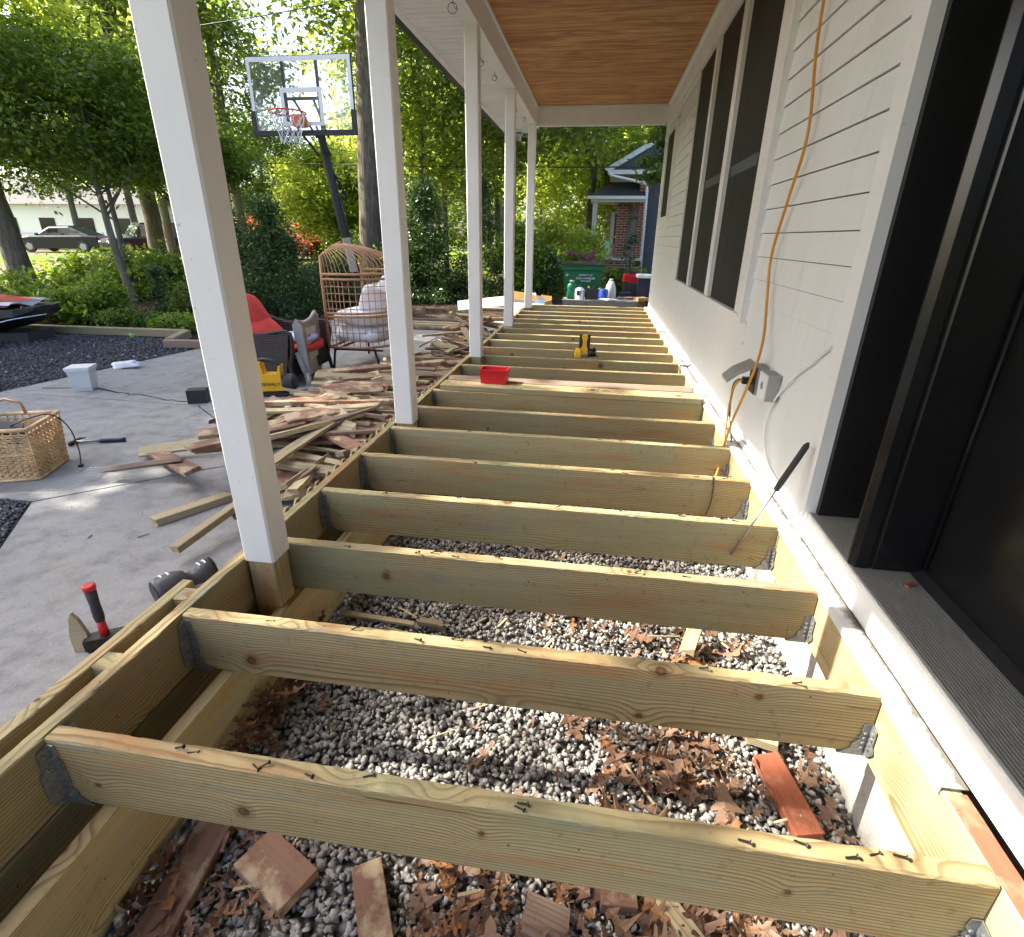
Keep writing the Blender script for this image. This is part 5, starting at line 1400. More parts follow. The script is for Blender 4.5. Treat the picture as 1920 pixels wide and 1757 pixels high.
# ------------------------------------------------------------------ basketball hoop
def hoop():
    t = thing('basketball_hoop', 'basketball hoop with a clear backboard, red rim and white net', 'basketball hoop', (-3.0, 9.1, G))
    ox, oy, oz = -3.0, 9.1, G
    BX0, BX1, BZ0, BZ1, BY = -4.375, -2.735, 2.42, 3.385, 8.48
    L = lambda x, y, z: (x - ox, y - oy, z - oz)
    P('backboard', MB().box2(L(BX0, BY - .004, BZ0), L(BX1, BY + .004, BZ1)), 'acrylic', t)
    mb = MB(); y0, y1 = BY - .010, BY - .0045; w = .062
    mb.box2(L(BX0, y0, BZ1 - w), L(BX1, y1, BZ1)); mb.box2(L(BX0, y0, BZ0), L(BX0 + w * .8, y1, BZ1 - w)); mb.box2(L(BX1 - w * .8, y0, BZ0), L(BX1, y1, BZ1 - w))
    cx, w2 = (BX0 + BX1) / 2, .335
    mb.box2(L(cx - w2, y0, 2.93), L(cx + w2, y1, 2.995)); mb.box2(L(cx - w2, y0, 2.50), L(cx - w2 + .055, y1, 2.93)); mb.box2(L(cx + w2 - .055, y0, 2.50), L(cx + w2, y1, 2.93)); mb.box2(L(cx - w2 + .055, y0, 2.50), L(cx + w2 - .055, y1, 2.555))
    P('white_border', mb, 'white_plastic', t)
    mb = MB(); mb.box2(L(BX0 - .02, BY - .03, BZ0 - .05), L(BX1 + .02, BY + .03, BZ0 + .02)); mb.box2(L(BX0 - .02, BY - .03, BZ0 + .02), L(BX0 + .045, BY + .03, BZ0 + .28)); mb.box2(L(BX1 - .045, BY - .03, BZ0 + .02), L(BX1 + .02, BY + .03, BZ0 + .28)); P('edge_pad', mb, 'rubber', t)
    mb = MB(); mb.box2(L(BX0 - .012, BY + .006, BZ0), L(BX0 + .02, BY + .03, BZ1 + .012)); mb.box2(L(BX1 - .02, BY + .006, BZ0), L(BX1 + .012, BY + .03, BZ1 + .012)); mb.box2(L(BX0, BY + .006, BZ1 - .015), L(BX1, BY + .03, BZ1 + .012))
    for xx in (cx - .27, cx + .27): mb.box2(L(xx - .02, BY + .015, BZ0), L(xx + .02, BY + .045, BZ1))
    mb.box2(L(cx - .27, BY + .02, 2.84), L(cx + .27, BY + .05, 2.88)); P('back_frame', mb, 'black_plastic', t)
    rc = Vector(L(-3.58, 8.05, 2.60)); rad = .255
    mb = MB(); mb.tube([rc + Vector((rad * math.cos(a), rad * math.sin(a), 0)) for a in [k * 2 * math.pi / 36 for k in range(37)]], .011, 8, False)
    P('rim', mb, plain('orange_red_rim', (.50, .06, .03), .4), t, True)
    P('rim_bracket', MB().box2(L(-3.66, 8.28, 2.47), L(-3.50, BY - .011, 2.62)), plain('orange_bracket', (.62, .14, .04), .45), t)
    mb = MB(); nn = 12; hs = [0, .10, .19, .27, .34, .40]; rds = [rad, rad * .86, rad * .72, rad * .62, rad * .56, rad * .55]
    for k in range(nn):
        for sgn in (1, -1):
            pts = []
            for i, (h_, r_) in enumerate(zip(hs, rds)):
                a = (k + sgn * i * .5) * 2 * math.pi / nn; pts.append(rc + Vector((r_ * math.cos(a), r_ * math.sin(a), -h_)))
            mb.tube(pts, .0042, 4, False)
    P('net', mb, 'white_fabric', t, True)
    base = Vector((0, 0, 0)); top = Vector(L(-3.46, 8.86, 2.30))
    P('pole', MB().tube([base + Vector((-.1, .02, 0)), Vector((-.1, .02, .02)) + (top - base) * .45, top + Vector((-.03, 0, .15))], [.075, .072, .07], 4), 'black_plastic', t)
    lo = Vector((-.1, .02, 0)) + (top - Vector((-.1, .02, 0))) * .30; hi = Vector((-.1, .02, 0)) + (top - Vector((-.1, .02, 0))) * .50
    P('height_label', MB().tube([lo + Vector((-.01, -.02, 0)), hi + Vector((-.01, -.02, 0))], .077, 4), 'tan_plastic', t)
    mb = MB()
    for s in (-.10, .10):
        mb.tube([top + Vector((s, 0, -.15)), Vector(L(cx + s * 1.6, BY + .05, 2.50))], .022, 4); mb.tube([top + Vector((s, 0, .1)), Vector(L(cx + s * 1.6, BY + .05, 2.86))], .022, 4)
    mb.tube([top, top + Vector((-.02, .0, .16))], .045, 4); mb.tube([top + Vector((.0, .02, -.2)), top + Vector((.22, .22, -.75))], .018, 4); mb.tube([top + Vector((.22, .22, -.75)), top + Vector((.05, .02, -.75))], .012, 4)
    P('lift_arm', mb, 'black_plastic', t)
    P('actuator_rod', MB().tube([lo + Vector((.09, .0, -.1)), top + Vector((.10, .05, -.45))], .014, 6).tube([lo + Vector((.08, 0, -.12)), lo + Vector((.20, -.02, .02))], .016, 6), 'black_plastic', t, True)
    P('base', loft(MB(), [rect(.42, .55, 0, .25), rect(.40, .52, .12, .25), rect(.3, .42, .2, .25)]), 'rubber', t)
    text('SPALDING', .085, t, L(cx + .555, y0 - .001, 2.60), (R(90), 0, 0), 'white_plastic')
hoop()

# ------------------------------------------------------------------ jet ski at the left
def jetski():
    t = thing('jet_ski', 'stern of a red and black jet ski parked on the dark gravel', 'jet ski', (-6.66, 6.12, G), (0, 0, R(12)))
    # length along -x, stern at the origin
    def sec(x, w, zk, zc, zd):
        return [(x, 0, zk), (x, -w * .75, zk + .08), (x, -w, zc), (x, -w * .97, zd), (x, 0, zd + .01), (x, w * .97, zd), (x, w, zc), (x, w * .75, zk + .08)]
    P('hull', loft(MB(), [sec(.10, .20, .34, .42, .455), sec(0, .45, .24, .36, .45), sec(-.5, .55, .12, .31, .45), sec(-1.6, .58, .10, .33, .5), sec(-2.4, .45, .15, .42, .62), sec(-2.95, .06, .45, .62, .75)]), 'black_plastic', t)
    P('bumper_line', MB().tube(smooth([(.10, 0, .345), (.0, -.455, .335), (-.5, -.555, .245), (-1.6, -.585, .26)]), .007, 6), 'white_plastic', t, True)
    P('deck', loft(MB(), [sec(-.12, .36, .44, .47, .52), sec(-.5, .44, .44, .48, .54), sec(-1.6, .46, .49, .6, .66), sec(-2.4, .36, .6, .72, .8), sec(-2.9, .05, .72, .75, .78)]), 'red_plastic', t)
    P('rear_platform', loft(MB(), [sec(-.05, .40, .455, .5, .515), sec(-.55, .45, .46, .52, .53)]), 'white_plastic', t)
    P('seat', loft(MB(), [sec(-.55, .16, .52, .6, .80), sec(-.75, .20, .52, .7, .92), sec(-1.5, .20, .6, .75, .90), sec(-1.75, .17, .62, .8, 1.0)]), 'red_plastic', t)
    P('seat_side', MB().box((-1.0, -.205, .72), (.6, .012, .22)).box((-1.0, .205, .72), (.6, .012, .22)), 'white_plastic', t)
    P('handlebar', MB().tube([(-1.85, -.35, 1.12), (-1.9, 0, 1.14), (-1.85, .35, 1.12)], .02, 8), 'black_plastic', t, True)
    P('tow_ring', MB().tube([(-.0 + .0, -.25 + .035 * math.cos(a), .44 + .035 * math.sin(a)) for a in [k * 6.283 / 12 for k in range(13)]], .006, 6).box((.03, -.25, .44), (.06, .01, .01)), 'steel', t, True)
    P('stand', MB().box((-.5, 0, .06), (.9, .5, .12)), 'rubber', t); P('stand', MB().box((-2.0, 0, .1), (.3, .6, .2)), 'rubber', t)
jetski()
pd = P('dark_pad', MB().prism([(-.3, -.2), (.3, -.16), (.34, 0), (.3, .2), (-.3, .2)], 0, .05, 'z'), 'rubber', None, loc=(-6.95, 5.28, G)); pd['label'] = 'flat dark pad on the gravel under the jet ski stern'; pd['category'] = 'pad'  # thin dark slab lying on the gravel

# ------------------------------------------------------------------ trees, nearest first
tree('oak_tree', 'thick grey trunked oak left of the leaning thin tree', (-12.2, 10.9, G), 9.5, .25, (-.9, .6, 6.2), (3.3, 3.2, 2.8), 'leaf_light', 'bark_light', 70, 200, .17, 1, lean=(-.6, .3), limbs=12)
tree('slender_tree', 'thin leaning grey tree with dense dark crown beside the black car', (-9.0, 10.4, G), 4.6, .085, (-.7, .5, 3.65), (2.3, 1.9, 1.45), 'leaf_dark', 'bark_light', 95, 180, .12, 2, lean=(-.9, .5), spread=.17, limbs=10)
tree('slender_tree', 'twin of the thin leaning tree with a paler stem just behind it', (-9.55, 11.1, G), 4.4, .075, (-1.9, .6, 3.75), (2.6, 1.9, 1.4), 'leaf_dark', 'bark_light', 90, 170, .12, 3, lean=(-.5, .4), spread=.17, limbs=10)
tree('oak_tree', 'dark brown trunked tree just left of the nearest post', (-12.1, 15.2, ground_z(-12.1, 15.2)), 11, .25, (-1.6, .5, 7.2), (2.8, 2.8, 2.6), 'leaf_mid', 'bark', 60, 190, .19, 4, limbs=12)
tree('holly_tree', 'dark broad evergreen filling the view between the leaning tree and the nearest post', (-9.3, 13.6, G), 4.2, .12, (-.4, 0, 3.3), (2.1, 1.4, 1.1), 'leaf_dark', 'bark', 90, 220, .12, 5, spread=.18)
tree('oak_tree', 'tall oak whose thick furrowed trunk stands behind the second post', (-4.3, 12.5, G), 13, .29, (.3, 1.0, 8.6), (4.3, 3.8, 3.4), 'leaf_mid', 'bark', 90, 220, .18, 6, lean=(.35, .3), limbs=12, branch_from=.5)
tree('oak_tree', 'leafy tree with a bent bare trunk seen left of the backboard', (-11.4, 18.6, ground_z(-11.4, 18.6)), 11, .20, (.2, .2, 7.2), (2.6, 2.2, 3.2), 'leaf_mid', 'bark_light', 60, 170, .19, 7, lean=(-.3, 0), limbs=14, branch_from=.35, spread=.16)
tree('slender_tree', 'pale slim trunk with sunlit stem between the second and third posts', (-4.1, 16.2, G), 9, .11, (0, 0, 5.6), (2.5, 2.3, 3.4), 'leaf_light', 'bark_light', 60, 200, .17, 8, limbs=10)
tree('slender_tree', 'second slim trunk just right of the pale one behind the conifer', (-3.75, 17.3, G), 9, .09, (.4, .3, 5.8), (2.3, 2.2, 3.2), 'leaf_mid', 'bark_light', 55, 200, .17, 9, limbs=10)
tree('oak_tree', 'grey trunk half covered by leaves between the fourth and fifth posts', (-1.25, 14.2, G), 10, .17, (.2, .8, 6.2), (3.0, 2.8, 3.2), 'leaf_mid', 'bark_light', 75, 220, .17, 10, limbs=12)
tree('maple_tree', 'bright yellow green tree rising behind the trash cart', (.6, 19.5, ground_z(.6, 19.5)), 8, .16, (-.4, 1.8, 4.8), (2.9, 2.6, 3.2), 'leaf_light', 'bark', 120, 220, .19, 11)
tree('maple_tree', 'low bright sunlit tree seen beneath the backboard', (-8.9, 20.8, ground_z(-8.9, 20.8)), 4.2, .12, (0, 0, 2.7), (2.3, 1.7, 1.5), 'leaf_light', 'bark', 100, 260, .17, 12)
# wood beyond: many trees on their own trunks, three crown shapes
protos = []
for k, (m_, nm, lb) in enumerate((('leaf_mid', 'background_oak', 'mid green tree in the wood beyond the garden'), ('leaf_light', 'background_maple', 'bright green tree in the wood beyond the garden'), ('leaf_dark', 'background_evergreen', 'dark green tree in the wood beyond the garden'))):
    protos.append(tree(nm, lb, (0, 0, 0), 13, .24, (0, 0, 8.6), (4.0, 4.0, 5.2), m_, 'bark', 80, 170, .27, 20 + k, limbs=8, spread=.15, group=lb.replace(' tree ', ' trees ')))
rb = random.Random(9); first = [True] * 3
spots = []
for ring_d, n_, jit in ((27, 6, 2), (37, 10, 3.5), (58, 15, 5)):
    for k in range(n_):
        az = R(-56 + 72 * (k + rb.uniform(-.25, .25)) / (n_ - 1)); d = ring_d + rb.uniform(-jit, jit)
        spots.append((1 + d * math.sin(az), -.66 + d * math.cos(az), d, math.degrees(az)))
for (x, y, d, az) in spots:
    if d < 50 and az < -35: continue                                  # open lawn and street at the left
    if 14 < d < 36 and x > .2: continue                               # neighbour's house
    if d < 29 and -26 < az < -21: continue                            # gap with sky right of the backboard
    kind = rb.choice([0, 0, 1, 1, 2])
    sc = rb.uniform(.8, 1.15) * (1 if d > 30 else .8)
    if -37 < az < -22: sc *= .52 if d < 50 else .62
    lb = ('mid green', 'bright green', 'dark green')[kind] + ' tree ' + ('at the edge of the wood' if d < 32 else 'in the middle of the wood' if d < 48 else 'far back in the wood') + (' by the street' if az < -38 else ' left of the hoop' if az < -30 else ' behind the hoop' if az < -23 else ' behind the second post' if az < -17 else ' behind the third post' if az < -11 else ' behind the far posts' if az < -5 else ' behind the neighbour house')
    if first[kind]:
        first[kind] = False; o = protos[kind]; o['label'] = lb; o.location = (x, y, ground_z(x, y)); o.scale = (sc,) * 3
    else: copy_tree(protos[kind], (x, y, ground_z(x, y)), rb.uniform(0, 6.28), lb, sc)
for (x, y, k, s) in ((-36, 42, 0, 1.1), (-17.5, 22.5, 1, .8)):
    copy_tree(protos[k], (x, y, ground_z(x, y)), rb.uniform(0, 6), ('tall mid green tree beyond the white house' if k == 0 else 'bright green tree on the lawn left of the hoop'), s)
# trees beside the drive, out of the picture to the left; their shade falls on the porch floor
shade = [(-11.2, -5.0, 1.0), (-11.8, -2.4, 1.03), (-11.0, .0, .97), (-12.0, 2.6, 1.02), (-11.3, 5.0, .98), (-12.4, 7.4, 1.0), (-14.5, 9.6, 1.0), (-15.5, 6, 1.0)]
sh = tree('shade_oak', 'broad oak beside the drive shading the porch', (shade[0][0], shade[0][1], G), 12.0, .26, (0, 0, 8.9), (2.7, 2.3, 3.5), 'leaf_mid', 'bark', 55, 300, .20, 41, group='oaks beside the drive', limbs=10, spread=.135)
for k, (x, y, s_) in enumerate(shade[1:]): copy_tree(sh, (x, y, G), k * 1.3, 'broad oak beside the drive shading the porch', s_)

# ------------------------------------------------------------------ shrubs
def shrub(name, label, loc, radii, mat, n, leaf, seed, cone=False, group=None, base=LEAF_V, stem=True, spread=.25, tilt=.9):
    t = thing(name, label, 'shrub', loc, group=group)
    me, cc = crown_mesh('foliage', mat, center=(0, 0, radii[2]), radii=radii, clumps=max(12, n // 90), per=90, leaf=leaf, seed=seed, spread=spread, shape='cone' if cone else 'round', base=base, tilt=tilt)
    link('foliage', me, t)
    if stem:
        mb = MB(); rr = random.Random(seed)
        for c in cc[:7]: mb.tube([(rr.uniform(-.04, .04), rr.uniform(-.04, .04), 0), (c[0] * .4, c[1] * .4, c[2] * .5), tuple(c)], [.014, .009, .004], 5)
        P('stem', mb, 'bark', t, True)
    return t
shrub('hemlock', 'dense dark green conifer shrub behind the wicker armchair', (-5.05, 9.5, G), (.95, .85, .98), 'leaf_conifer', 17000, .075, 51, True, base=NEEDLE_V * np.array([1, 2.2, 1]), spread=.15)
shrub('hemlock', 'smaller conifer to the left of the dense one behind the nearest post', (-6.1, 9.9, G), (.7, .6, .9), 'leaf_conifer', 8000, .075, 52, True, base=NEEDLE_V * np.array([1, 2.2, 1]), spread=.16)
shrub('arborvitae', 'loose upright conifer between the second and third posts', (-2.95, 12.4, G), (1.05, .7, 1.25), 'leaf_conifer', 14000, .085, 53, True, base=NEEDLE_V * np.array([1, 2.2, 1]), spread=.17)
shrub('arborvitae', 'broad dark shrub under the slim pale trunks', (-3.6, 12.9, G), (1.0, .6, .7), 'leaf_dark', 8000, .09, 54)
shrub('arborvitae', 'conifer between the third and fourth posts', (-1.72, 12.8, G), (.65, .6, 1.35), 'leaf_conifer', 9000, .085, 55, True, base=NEEDLE_V * np.array([1, 2.2, 1]), spread=.17)
shrub('rhododendron', 'long leaved shrub between the fourth and fifth posts', (-.85, 12.9, G), (.55, .5, .85), 'leaf_shrub', 5000, .13, 56, base=NEEDLE_V * np.array([1, 2.6, 1]))
shrub('rhododendron', 'long leaved rhododendron in front of the black car', (-11.2, 12.2, G), (1.5, .9, .42), 'leaf_shrub', 5000, .15, 57, base=NEEDLE_V * np.array([1, 2.8, 1]))
shrub('rhododendron', 'dark rhododendron at the foot of the leaning thin tree', (-9.6, 11.6, G), (1.2, .8, .45), 'leaf_shrub', 4500, .14, 58, base=NEEDLE_V * np.array([1, 2.8, 1]))
shrub('rhododendron', 'low yellowish shrub right of the thin tree foot', (-8.4, 12.0, G), (.9, .7, .45), 'leaf_shrub', 5000, .13, 59, base=NEEDLE_V * np.array([1, 2.8, 1]))
shrub('rhododendron', 'dark bush directly left of the nearest post', (-8.3, 13.9, G), (.8, .7, .7), 'leaf_dark', 5000, .12, 60)
shrub('juniper', 'small upright dark shrub in the mulch near the nearest post', (-6.55, 8.3, G), (.22, .2, .42), 'leaf_conifer', 3200, .05, 61, True)
shrub('juniper', 'rounded blue green shrub beside the nearest post', (-5.75, 8.0, G), (.28, .24, .32), 'leaf_dark', 3600, .05, 62)
shrub('juniper', 'low silvery groundcover clump behind the timber edging', (-6.35, 7.25, G), (.55, .24, .13), 'leaf_dark', 3200, .05, 63, stem=False)
shrub('juniper', 'second low groundcover clump nearer the post', (-5.45, 7.15, G), (.45, .22, .12), 'leaf_shrub', 2400, .05, 64, stem=False)
hy = shrub('hydrangea', 'bright green hydrangea behind the timber edging by the jet ski', (-7.75, 7.65, G), (.75, .42, .24), 'leaf_shrub', 3200, .11, 65, stem=False)
shrub('hydrangea', 'bushy green shrub beside the hydrangea', (-7.15, 7.75, G), (.42, .34, .36), 'leaf_shrub', 4200, .07, 66)
shrub('hydrangea', 'leafy green plant at the foot of the thick oak', (-8.9, 8.3, G), (.8, .5, .38), 'leaf_shrub', 3000, .11, 67, stem=False)
me, _ = crown_mesh('blossom', 'petal_blue', center=(.14, -.46, .24), radii=(.07, .06, .055), clumps=8, per=22, leaf=.035, seed=3, spread=.4); link('blossom', me, hy)
pk = shrub('hydrangea', 'pink flowering hydrangea behind the trash cart', (.55, 14.6, G), (.55, .4, .55), 'leaf_shrub', 3600, .11, 68)
for k, (dx, dz) in enumerate(((-.12, 1.02), (.10, 1.0), (.26, .96), (.38, .90), (.18, .84), (.33, 1.08), (-.28, 1.05))):
    me, _ = crown_mesh('blossom', 'petal_pink', center=(dx, -.35, dz), radii=(.075, .07, .06), clumps=8, per=20, leaf=.045, seed=70 + k, spread=.4); link('blossom', me, pk)
sp_ = shrub('spruce_sapling', 'thin bare branched spruce in front of the brick pier', (1.78, 13.6, G), (.34, .3, 1.05), 'leaf_conifer', 1500, .06, 75, True, spread=.13)
mb = MB(); rr = random.Random(3); mb.tube([(0, 0, 0), (-.02, 0, 2.2)], [.022, .006], 6)
for k in range(26):
    z = .3 + k * .07; a = rr.uniform(0, 6.28); L = .42 * (1 - z / 2.5); mb.tube([(0, 0, z), (L * math.cos(a), L * math.sin(a), z + .05)], [.006, .002], 4)
P('branch', mb, 'bark', sp_, True)
shrub('azalea', 'leafy bush left of the trash cart', (-.35, 13.4, G), (.55, .4, .62), 'leaf_conifer', 5200, .07, 76)
shrub('azalea', 'sunlit bush behind the trash cart and cardboard box', (-.2, 15.6, G), (1.0, .6, .9), 'leaf_light', 6000, .10, 77)
shrub('azalea', 'pale green bush in front of the neighbour porch', (.55, 16.6, G), (.6, .5, .8), 'leaf_light', 4200, .10, 78)
shrub('azalea', 'low shrub at the foot of the brick steps', (1.75, 15.6, G), (.6, .4, .34), 'leaf_shrub', 3000, .09, 79)
shrub('copper_shrub', 'copper red shrub on the far lawn left of the hoop', (-16.8, 27, ground_z(-16.8, 27)), (2.2, 1.2, .95), 'leaf_red', 5000, .22, 80)
shrub('copper_shrub', 'smaller copper shrub beside the other one by the hoop pole', (-13.9, 28, ground_z(-13.9, 28)), (1.6, 1.0, .85), 'leaf_red', 4000, .2, 81)
shrub('box_ball', 'clipped round green ball shrub beyond the lawn', (-12.6, 28.5, ground_z(-12.6, 28.5)), (1.35, 1.2, .78), 'leaf_shrub', 6000, .14, 82)
shrub('box_ball', 'second clipped round shrub nearer the hoop pole', (-9.8, 28.5, ground_z(-9.8, 28.5)), (1.1, 1.0, .72), 'leaf_dark', 5000, .13, 83)
shrub('box_ball', 'sunlit yellow shrub in the lawn seen through the egg chair', (-6.9, 16.9, G), (.8, .6, .42), 'leaf_light', 4000, .10, 84)
shrub('azalea', 'dark bush right of the sunlit one behind the hoop pole', (-4.9, 13.4, G), (1.0, .7, .68), 'leaf_dark', 6000, .09, 85)
shrub('azalea', 'shaded bush behind the egg chair', (-4.6, 11.2, G), (.9, .6, .45), 'leaf_conifer', 6000, .08, 86)
# neighbour's branch hanging by the corner of the wall
(V, F), _ = crown_arrays(center=(2.35, 14.6, 2.9), radii=(.55, .6, .75), clumps=26, per=70, leaf=.14, seed=91, spread=.2)
bt = thing('dogwood_tree', 'green dogwood whose branches reach in beside the wall corner', 'tree', (3.1, 14.8, G))
V2 = V - np.array([3.1, 14.8, G]); link('crown', np_mesh('crown', V2, F, 'leaf_mid'), bt)
P('trunk', MB().tube([(0, 0, 0), (-.1, 0, 1.6), (-.7, -.2, 3.3)], [.08, .06, .02], 8).tube([(-.1, 0, 1.6), (-.9, -.2, 2.6)], [.03, .01], 6), 'bark', bt, True)
# woodland undergrowth
rngu = np.random.default_rng(5); ptsu = []
for k in range(9000):
    az = math.radians(rngu.uniform(-46, 12)); d = rngu.uniform(15, 46)
    x, y = 1 + d * math.sin(az), -.66 + d * math.cos(az)
    if (d < 30 and x > .0) or (az < -.40 and d > 20): continue
    h = max(0, rngu.normal(0, .35)) * (1 if d > 24 else .35)
    ptsu.append((x, y, ground_z(x, y) + h))
ptsu = np.array(ptsu); s = rngu.uniform(.12, .34, len(ptsu))
V, F = scatter(LEAF_V, LEAF_F, ptsu, rotmats(len(ptsu), rngu, .9), np.stack([s, s, s], 1))
link('undergrowth', np_mesh('undergrowth', V, F, 'leaf_shrub'), kind='stuff', label='low green undergrowth below the trees', cat='undergrowth')
# distant woods closing the view at the horizon
ptsd = []
for k in range(16000):
    az = math.radians(rngu.uniform(-34, 14)); d = rngu.uniform(60, 78)
    ptsd.append((1 + d * math.sin(az), -.66 + d * math.cos(az), -.2 + 8.5 * rngu.random() ** 1.3 * (1 if az > -.35 else .62)))
ptsd = np.array(ptsd); s = rngu.uniform(.5, 1.1, len(ptsd))
V, F = scatter(LEAF_V, LEAF_F, ptsd, rotmats(len(ptsd), rngu, .9), np.stack([s, s, s], 1))
link('distant_woods', np_mesh('distant_woods', V, F, 'leaf_mid'), kind='stuff', label='distant green woods beyond all the garden trees', cat='woods')
# leaf scraps and twigs on the mulch
rngm = np.random.default_rng(6); n_ = 2600
pm = np.stack([rngm.uniform(-12, 2, n_), rngm.uniform(6.9, 13.2, n_), np.full(n_, G - .005)], 1); pm = pm[~((pm[:, 0] > -3.6) & (pm[:, 1] < 9.4))]
s = rngm.uniform(.03, .08, len(pm)); V, F = scatter(LEAF_V, LEAF_F, pm, rotmats(len(pm), rngm, .4), np.stack([s, s, s], 1))
link('mulch_litter', np_mesh('mulch_litter', V, F, 'oak_leaf'), kind='stuff', label='dead leaves strewn over the mulch', cat='leaves')

# ------------------------------------------------------------------ neighbour's house
def neighbour():
    t = thing('brick_house', 'neighbouring brick and slate sided house with a small hipped porch', 'house', (1.2, 18, -.35))
    ox, oy, oz = 1.2, 18, -.35
    L = lambda x, y, z: (x - ox, y - oy, z - oz)
    def bx(name, a, b, m, par=t): return P(name, MB().box2(L(*a), L(*b)), m, par)
    bx('wall', (2.20, 18.4, -.45), (8, 26, 2.75), 'dark_siding')
    bx('brick_pier', (1.50, 18.3, .412), (1.86, 18.65, 1.98), 'brick'); bx('brick_wall', (2.10, 18.1, -.45), (2.38, 18.39, 2.6), 'brick'); bx('porch_panel', (1.861, 18.7, .412), (2.19, 18.75, 1.98), 'siding')
    bx('brick_base', (.85, 17.8, -.45), (2.28, 18.09, .345), 'brick'); bx('porch_floor', (.78, 17.75, .346), (2.32, 19.6, .41), 'pinkish_trim')
    bx('back_wall', (1.45, 19.6, .41), (2.19, 19.8, 2.75), 'pinkish_trim')
    bx('door_frame', (1.32, 18.9, .41), (1.44, 18.99, 1.75), 'white_plastic'); bx('sidelight', (1.441, 18.95, .8), (1.50, 18.98, 1.7), 'glass')
    for x, y in ((.80, 17.95), (.80, 19.2)): bx('porch_column', (x - .07, y - .07, .411), (x + .07, y + .07, 1.98), 'pinkish_trim')
    bx('porch_beam', (.66, 17.85, 1.985), (2.3, 17.99, 2.12), 'pinkish_trim'); bx('porch_soffit', (.66, 17.995, 2.0), (2.3, 19.59, 2.06), 'cardboard' if 0 else 'pinkish_trim')
    P('porch_roof', MB().add([L(.56, 17.8, 2.125), L(2.3, 17.8, 2.125), L(2.3, 18.6, 2.58), L(1.2, 18.6, 2.58), L(.56, 19.6, 2.125), L(1.2, 19.4, 2.58)], [(0, 1, 2, 3), (0, 3, 5, 4)]), 'roof_shingle', t)
    P('fascia', MB().box2(L(.54, 17.77, 2.06), L(2.3, 17.795, 2.15)).box2(L(.53, 17.77, 2.06), L(.555, 19.6, 2.15)), 'fence_white', t)
    bx('upper_wall', (1.20, 18.62, 2.45), (2.19, 19.59, 2.9), 'pinkish_trim')
    P('gable_rake', MB().prism([(1.0 - ox, 2.88 - oz), (1.13 - ox, 2.80 - oz), (5.4 - ox, 5.15 - oz), (5.4 - ox, 5.33 - oz)], 17.95 - oy, 18.02 - oy, 'y'), 'fence_white', t)
    P('gable', MB().prism([(1.25 - ox, 2.86 - oz), (5.4 - ox, 5.14 - oz), (9 - ox, 2.86 - oz)], 18.05 - oy, 18.1 - oy, 'y'), 'dark_siding', t)
    bx('gable_band', (1.1, 17.96, 2.74), (3.2, 18.04, 2.855), 'fence_white')
    P('main_roof', MB().add([L(.95, 17.9, 2.87), L(5.4, 17.9, 5.34), L(5.4, 26.5, 5.34), L(.95, 26.5, 2.87)], [(0, 1, 2, 3)]).add([L(5.4, 17.9, 5.34), L(9.8, 17.9, 2.87), L(9.8, 26.5, 2.87), L(5.4, 26.5, 5.34)], [(0, 1, 2, 3)]), 'roof_shingle', t)
    P('downspout', MB().tube([L(1.12, 17.9, 2.78), L(1.2, 17.9, 2.70), L(2.18, 17.9, 2.50), L(2.28, 17.9, 2.44), L(2.30, 17.9, 2.30), L(2.34, 17.9, -.3)], .045, 6), 'fence_white', t, True)
    bx('window', (2.198, 18.33, 1.5), (2.199, 18.39, 2.3), 'glass')
neighbour()
gc = P('chair_cover', MB().blob((0, 0, .22), (.34, .3, .56), 3, .15), plain('pale_lime_cover', (.42, .60, .25), .6), None, True, loc=(1.18, 18.4, .41)); gc['label'] = 'pale lime plastic cover standing on the neighbour porch'; gc['category'] = 'cover'

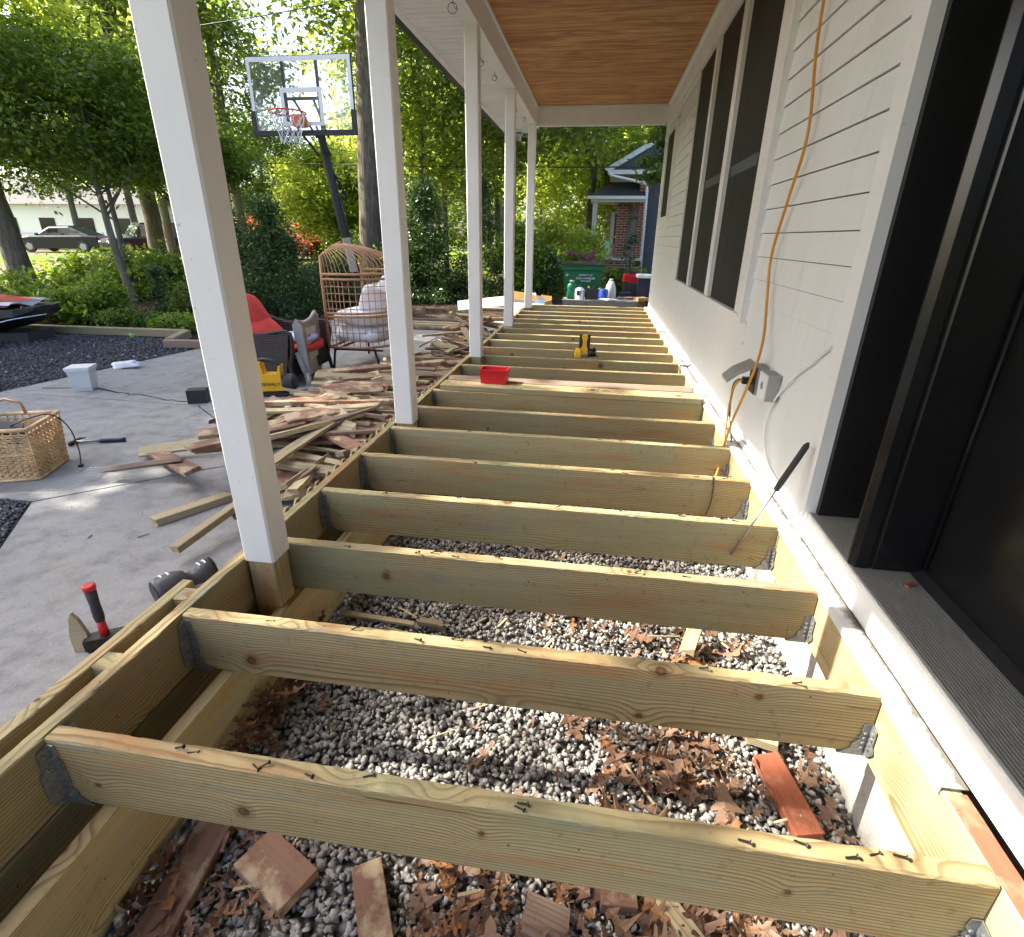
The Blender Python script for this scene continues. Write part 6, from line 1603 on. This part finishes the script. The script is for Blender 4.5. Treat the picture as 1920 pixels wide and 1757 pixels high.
# ------------------------------------------------------------------ fence, cars, far house
fz = -.12
def fence(name, label, xs_, y, h=.75, rails=3, m='fence_white'):
    t = thing(name, label, 'fence', (xs_[0], y, fz))
    L = xs_[1] - xs_[0]; n = max(2, int(abs(L) / 2.2))
    for k in range(n + 1): P('fence_post', MB().box2((L * k / n - .06, -.06, 0), (L * k / n + .06, .06, h + .08)), m, t)
    for r_ in range(rails):
        z = h * (r_ + .8) / rails
        P('rail', MB().box2((0, -.09, z - .07), (L, -.061, z + .07)), m, t)
    return t
fence('rail_fence', 'white rail fence beyond the lawn behind the hoop', (-21.5, -10.2), 34.0, .85)
fence('rail_fence', 'white fence behind the black car at the street', (-44, -33), 35.5, 1.0)
def car(label, loc, rz, col, name='parked_car', L=4.7, H=1.38, suv=False):
    t = thing(name, label, 'car', loc, (0, 0, rz))
    def sec(x, w, z0, z1): return [(x, -w, z0), (x, -w, z1 - .08), (x, -w * .93, z1), (x, w * .93, z1), (x, w, z1 - .08), (x, w, z0)]
    h = L / 2
    P('body', loft(MB(), [sec(-h, .70, .35, .60), sec(-h + .15, .84, .25, .78), sec(-h + .9, .89, .22, .88), sec(0, .90, .22, .90), sec(h - .9, .89, .22, .92), sec(h - .1, .82, .25, .90), sec(h, .74, .35, .78)]), col, t)
    if suv: cab = [sec(-1.0, .78, .88, .93), sec(-.5, .70, .88, H - .04), sec(h - .55, .70, .88, H), sec(h - .15, .74, .88, .95)]
    else: cab = [sec(-1.15, .80, .86, .90), sec(-.35, .64, .86, H - .03), sec(.7, .64, .86, H), sec(1.75, .78, .86, .93)]
    P('window_glass', loft(MB(), cab), 'glass', t)
    P('roof', loft(MB(), [sec(-.30, .60, H - .03, H + .01), sec(.65, .60, H, H + .03)]) if not suv else loft(MB(), [sec(-.45, .68, H - .03, H + .01), sec(h - .55, .68, H, H + .04)]), col, t)
    for x in (-h + .85, h - .9):
        for s in (-1, 1):
            w = P('wheel', MB().tube([(x, s * .78, .32), (x, s * .91, .32)], .32, 18), 'rubber', t)
            P('rim', MB().tube([(x, s * .905, .32), (x, s * .918, .32)], .21, 5 if not suv else 14), 'steel', w)
    for s in (-1, 1):
        P('headlight', MB().box((-h + .08, s * .62, .62), (.10, .30, .12)), 'white_plastic', t); P('tail_light', MB().box((h - .04, s * .62, .74), (.08, .28, .14)), 'red_plastic', t)
        P('mirror', MB().box((-.85, s * .98, .95), (.12, .16, .12)), col, t)
    return t
cp = plain('dark_blue_car_paint', (.012, .015, .022), .15, var=.05)
car('dark sedan parked at the street beyond the shrubs', (-29.3, 29.0, -.14), R(10), cp)
car('dark sport utility vehicle parked right of the sedan behind the thin tree', (-24.4, 29.4, -.16), R(60), plain('charcoal_car_paint', (.02, .018, .022), .15, var=.05), L=4.5, H=1.62, suv=True)
car('black vehicle at the picture edge left of the thick oak', (-39.5, 31.0, -.14), R(35), plain('black_car_paint', (.008, .008, .009), .15, var=.05), L=4.8, H=1.7, suv=True)
fh = thing('white_house', 'white house across the street behind the sedan', 'house', (-46, 47, -.2))
P('wall', MB().box2((-10, 0, 0), (8, 8, 3.4)), 'fence_white', fh)
P('roof', MB().prism([(-.6, 3.4), (4, 6.0), (8.6, 3.4)], -10.4, 8.4, 'x'), 'roof_shingle', fh)
for k in range(4): P('window', MB().box2((-8 + k * 4, -.05, .9), (-6.4 + k * 4, -.005, 2.3)), 'glass', fh)
P('garage_door', MB().box2((5.4, -.06, .1), (7.6, -.01, 2.3)), 'vinyl', fh)
mbx = thing('mailbox', 'dark green mailbox post along the white rail fence', 'mailbox', (-15.9, 31.5, -.12)); P('post', MB().box2((-.06, -.06, 0), (.06, .06, .8)), 'green_bin', mbx); P('box', MB().box2((-.1, -.25, .8), (.1, .25, 1.05)), 'green_bin', mbx)
person = None
# utility wires
def wire(label, a, b, sag, r=.012, n=14):
    a = Vector(a); b = Vector(b); pts = [a.lerp(b, k / n) - Vector((0, 0, sag * 4 * (k / n) * (1 - k / n))) for k in range(n + 1)]
    o = P('utility_wire', MB().tube(pts, r, 5), 'black_cord', None, True); o['label'] = label; o['category'] = 'wire'
wire('upper utility wire crossing above the backboard', (-32, 14, 6.2), (2.5, 14, 6.9), 1.35)
wire('lower utility wire crossing the trees at rim height', (-30, 14, 3.9), (2.2, 14, 2.5), .35, .009)
wire('thin service wire running to the neighbouring house', (-9, 14, 3.4), (2.2, 17.9, 2.95), .3, .008)
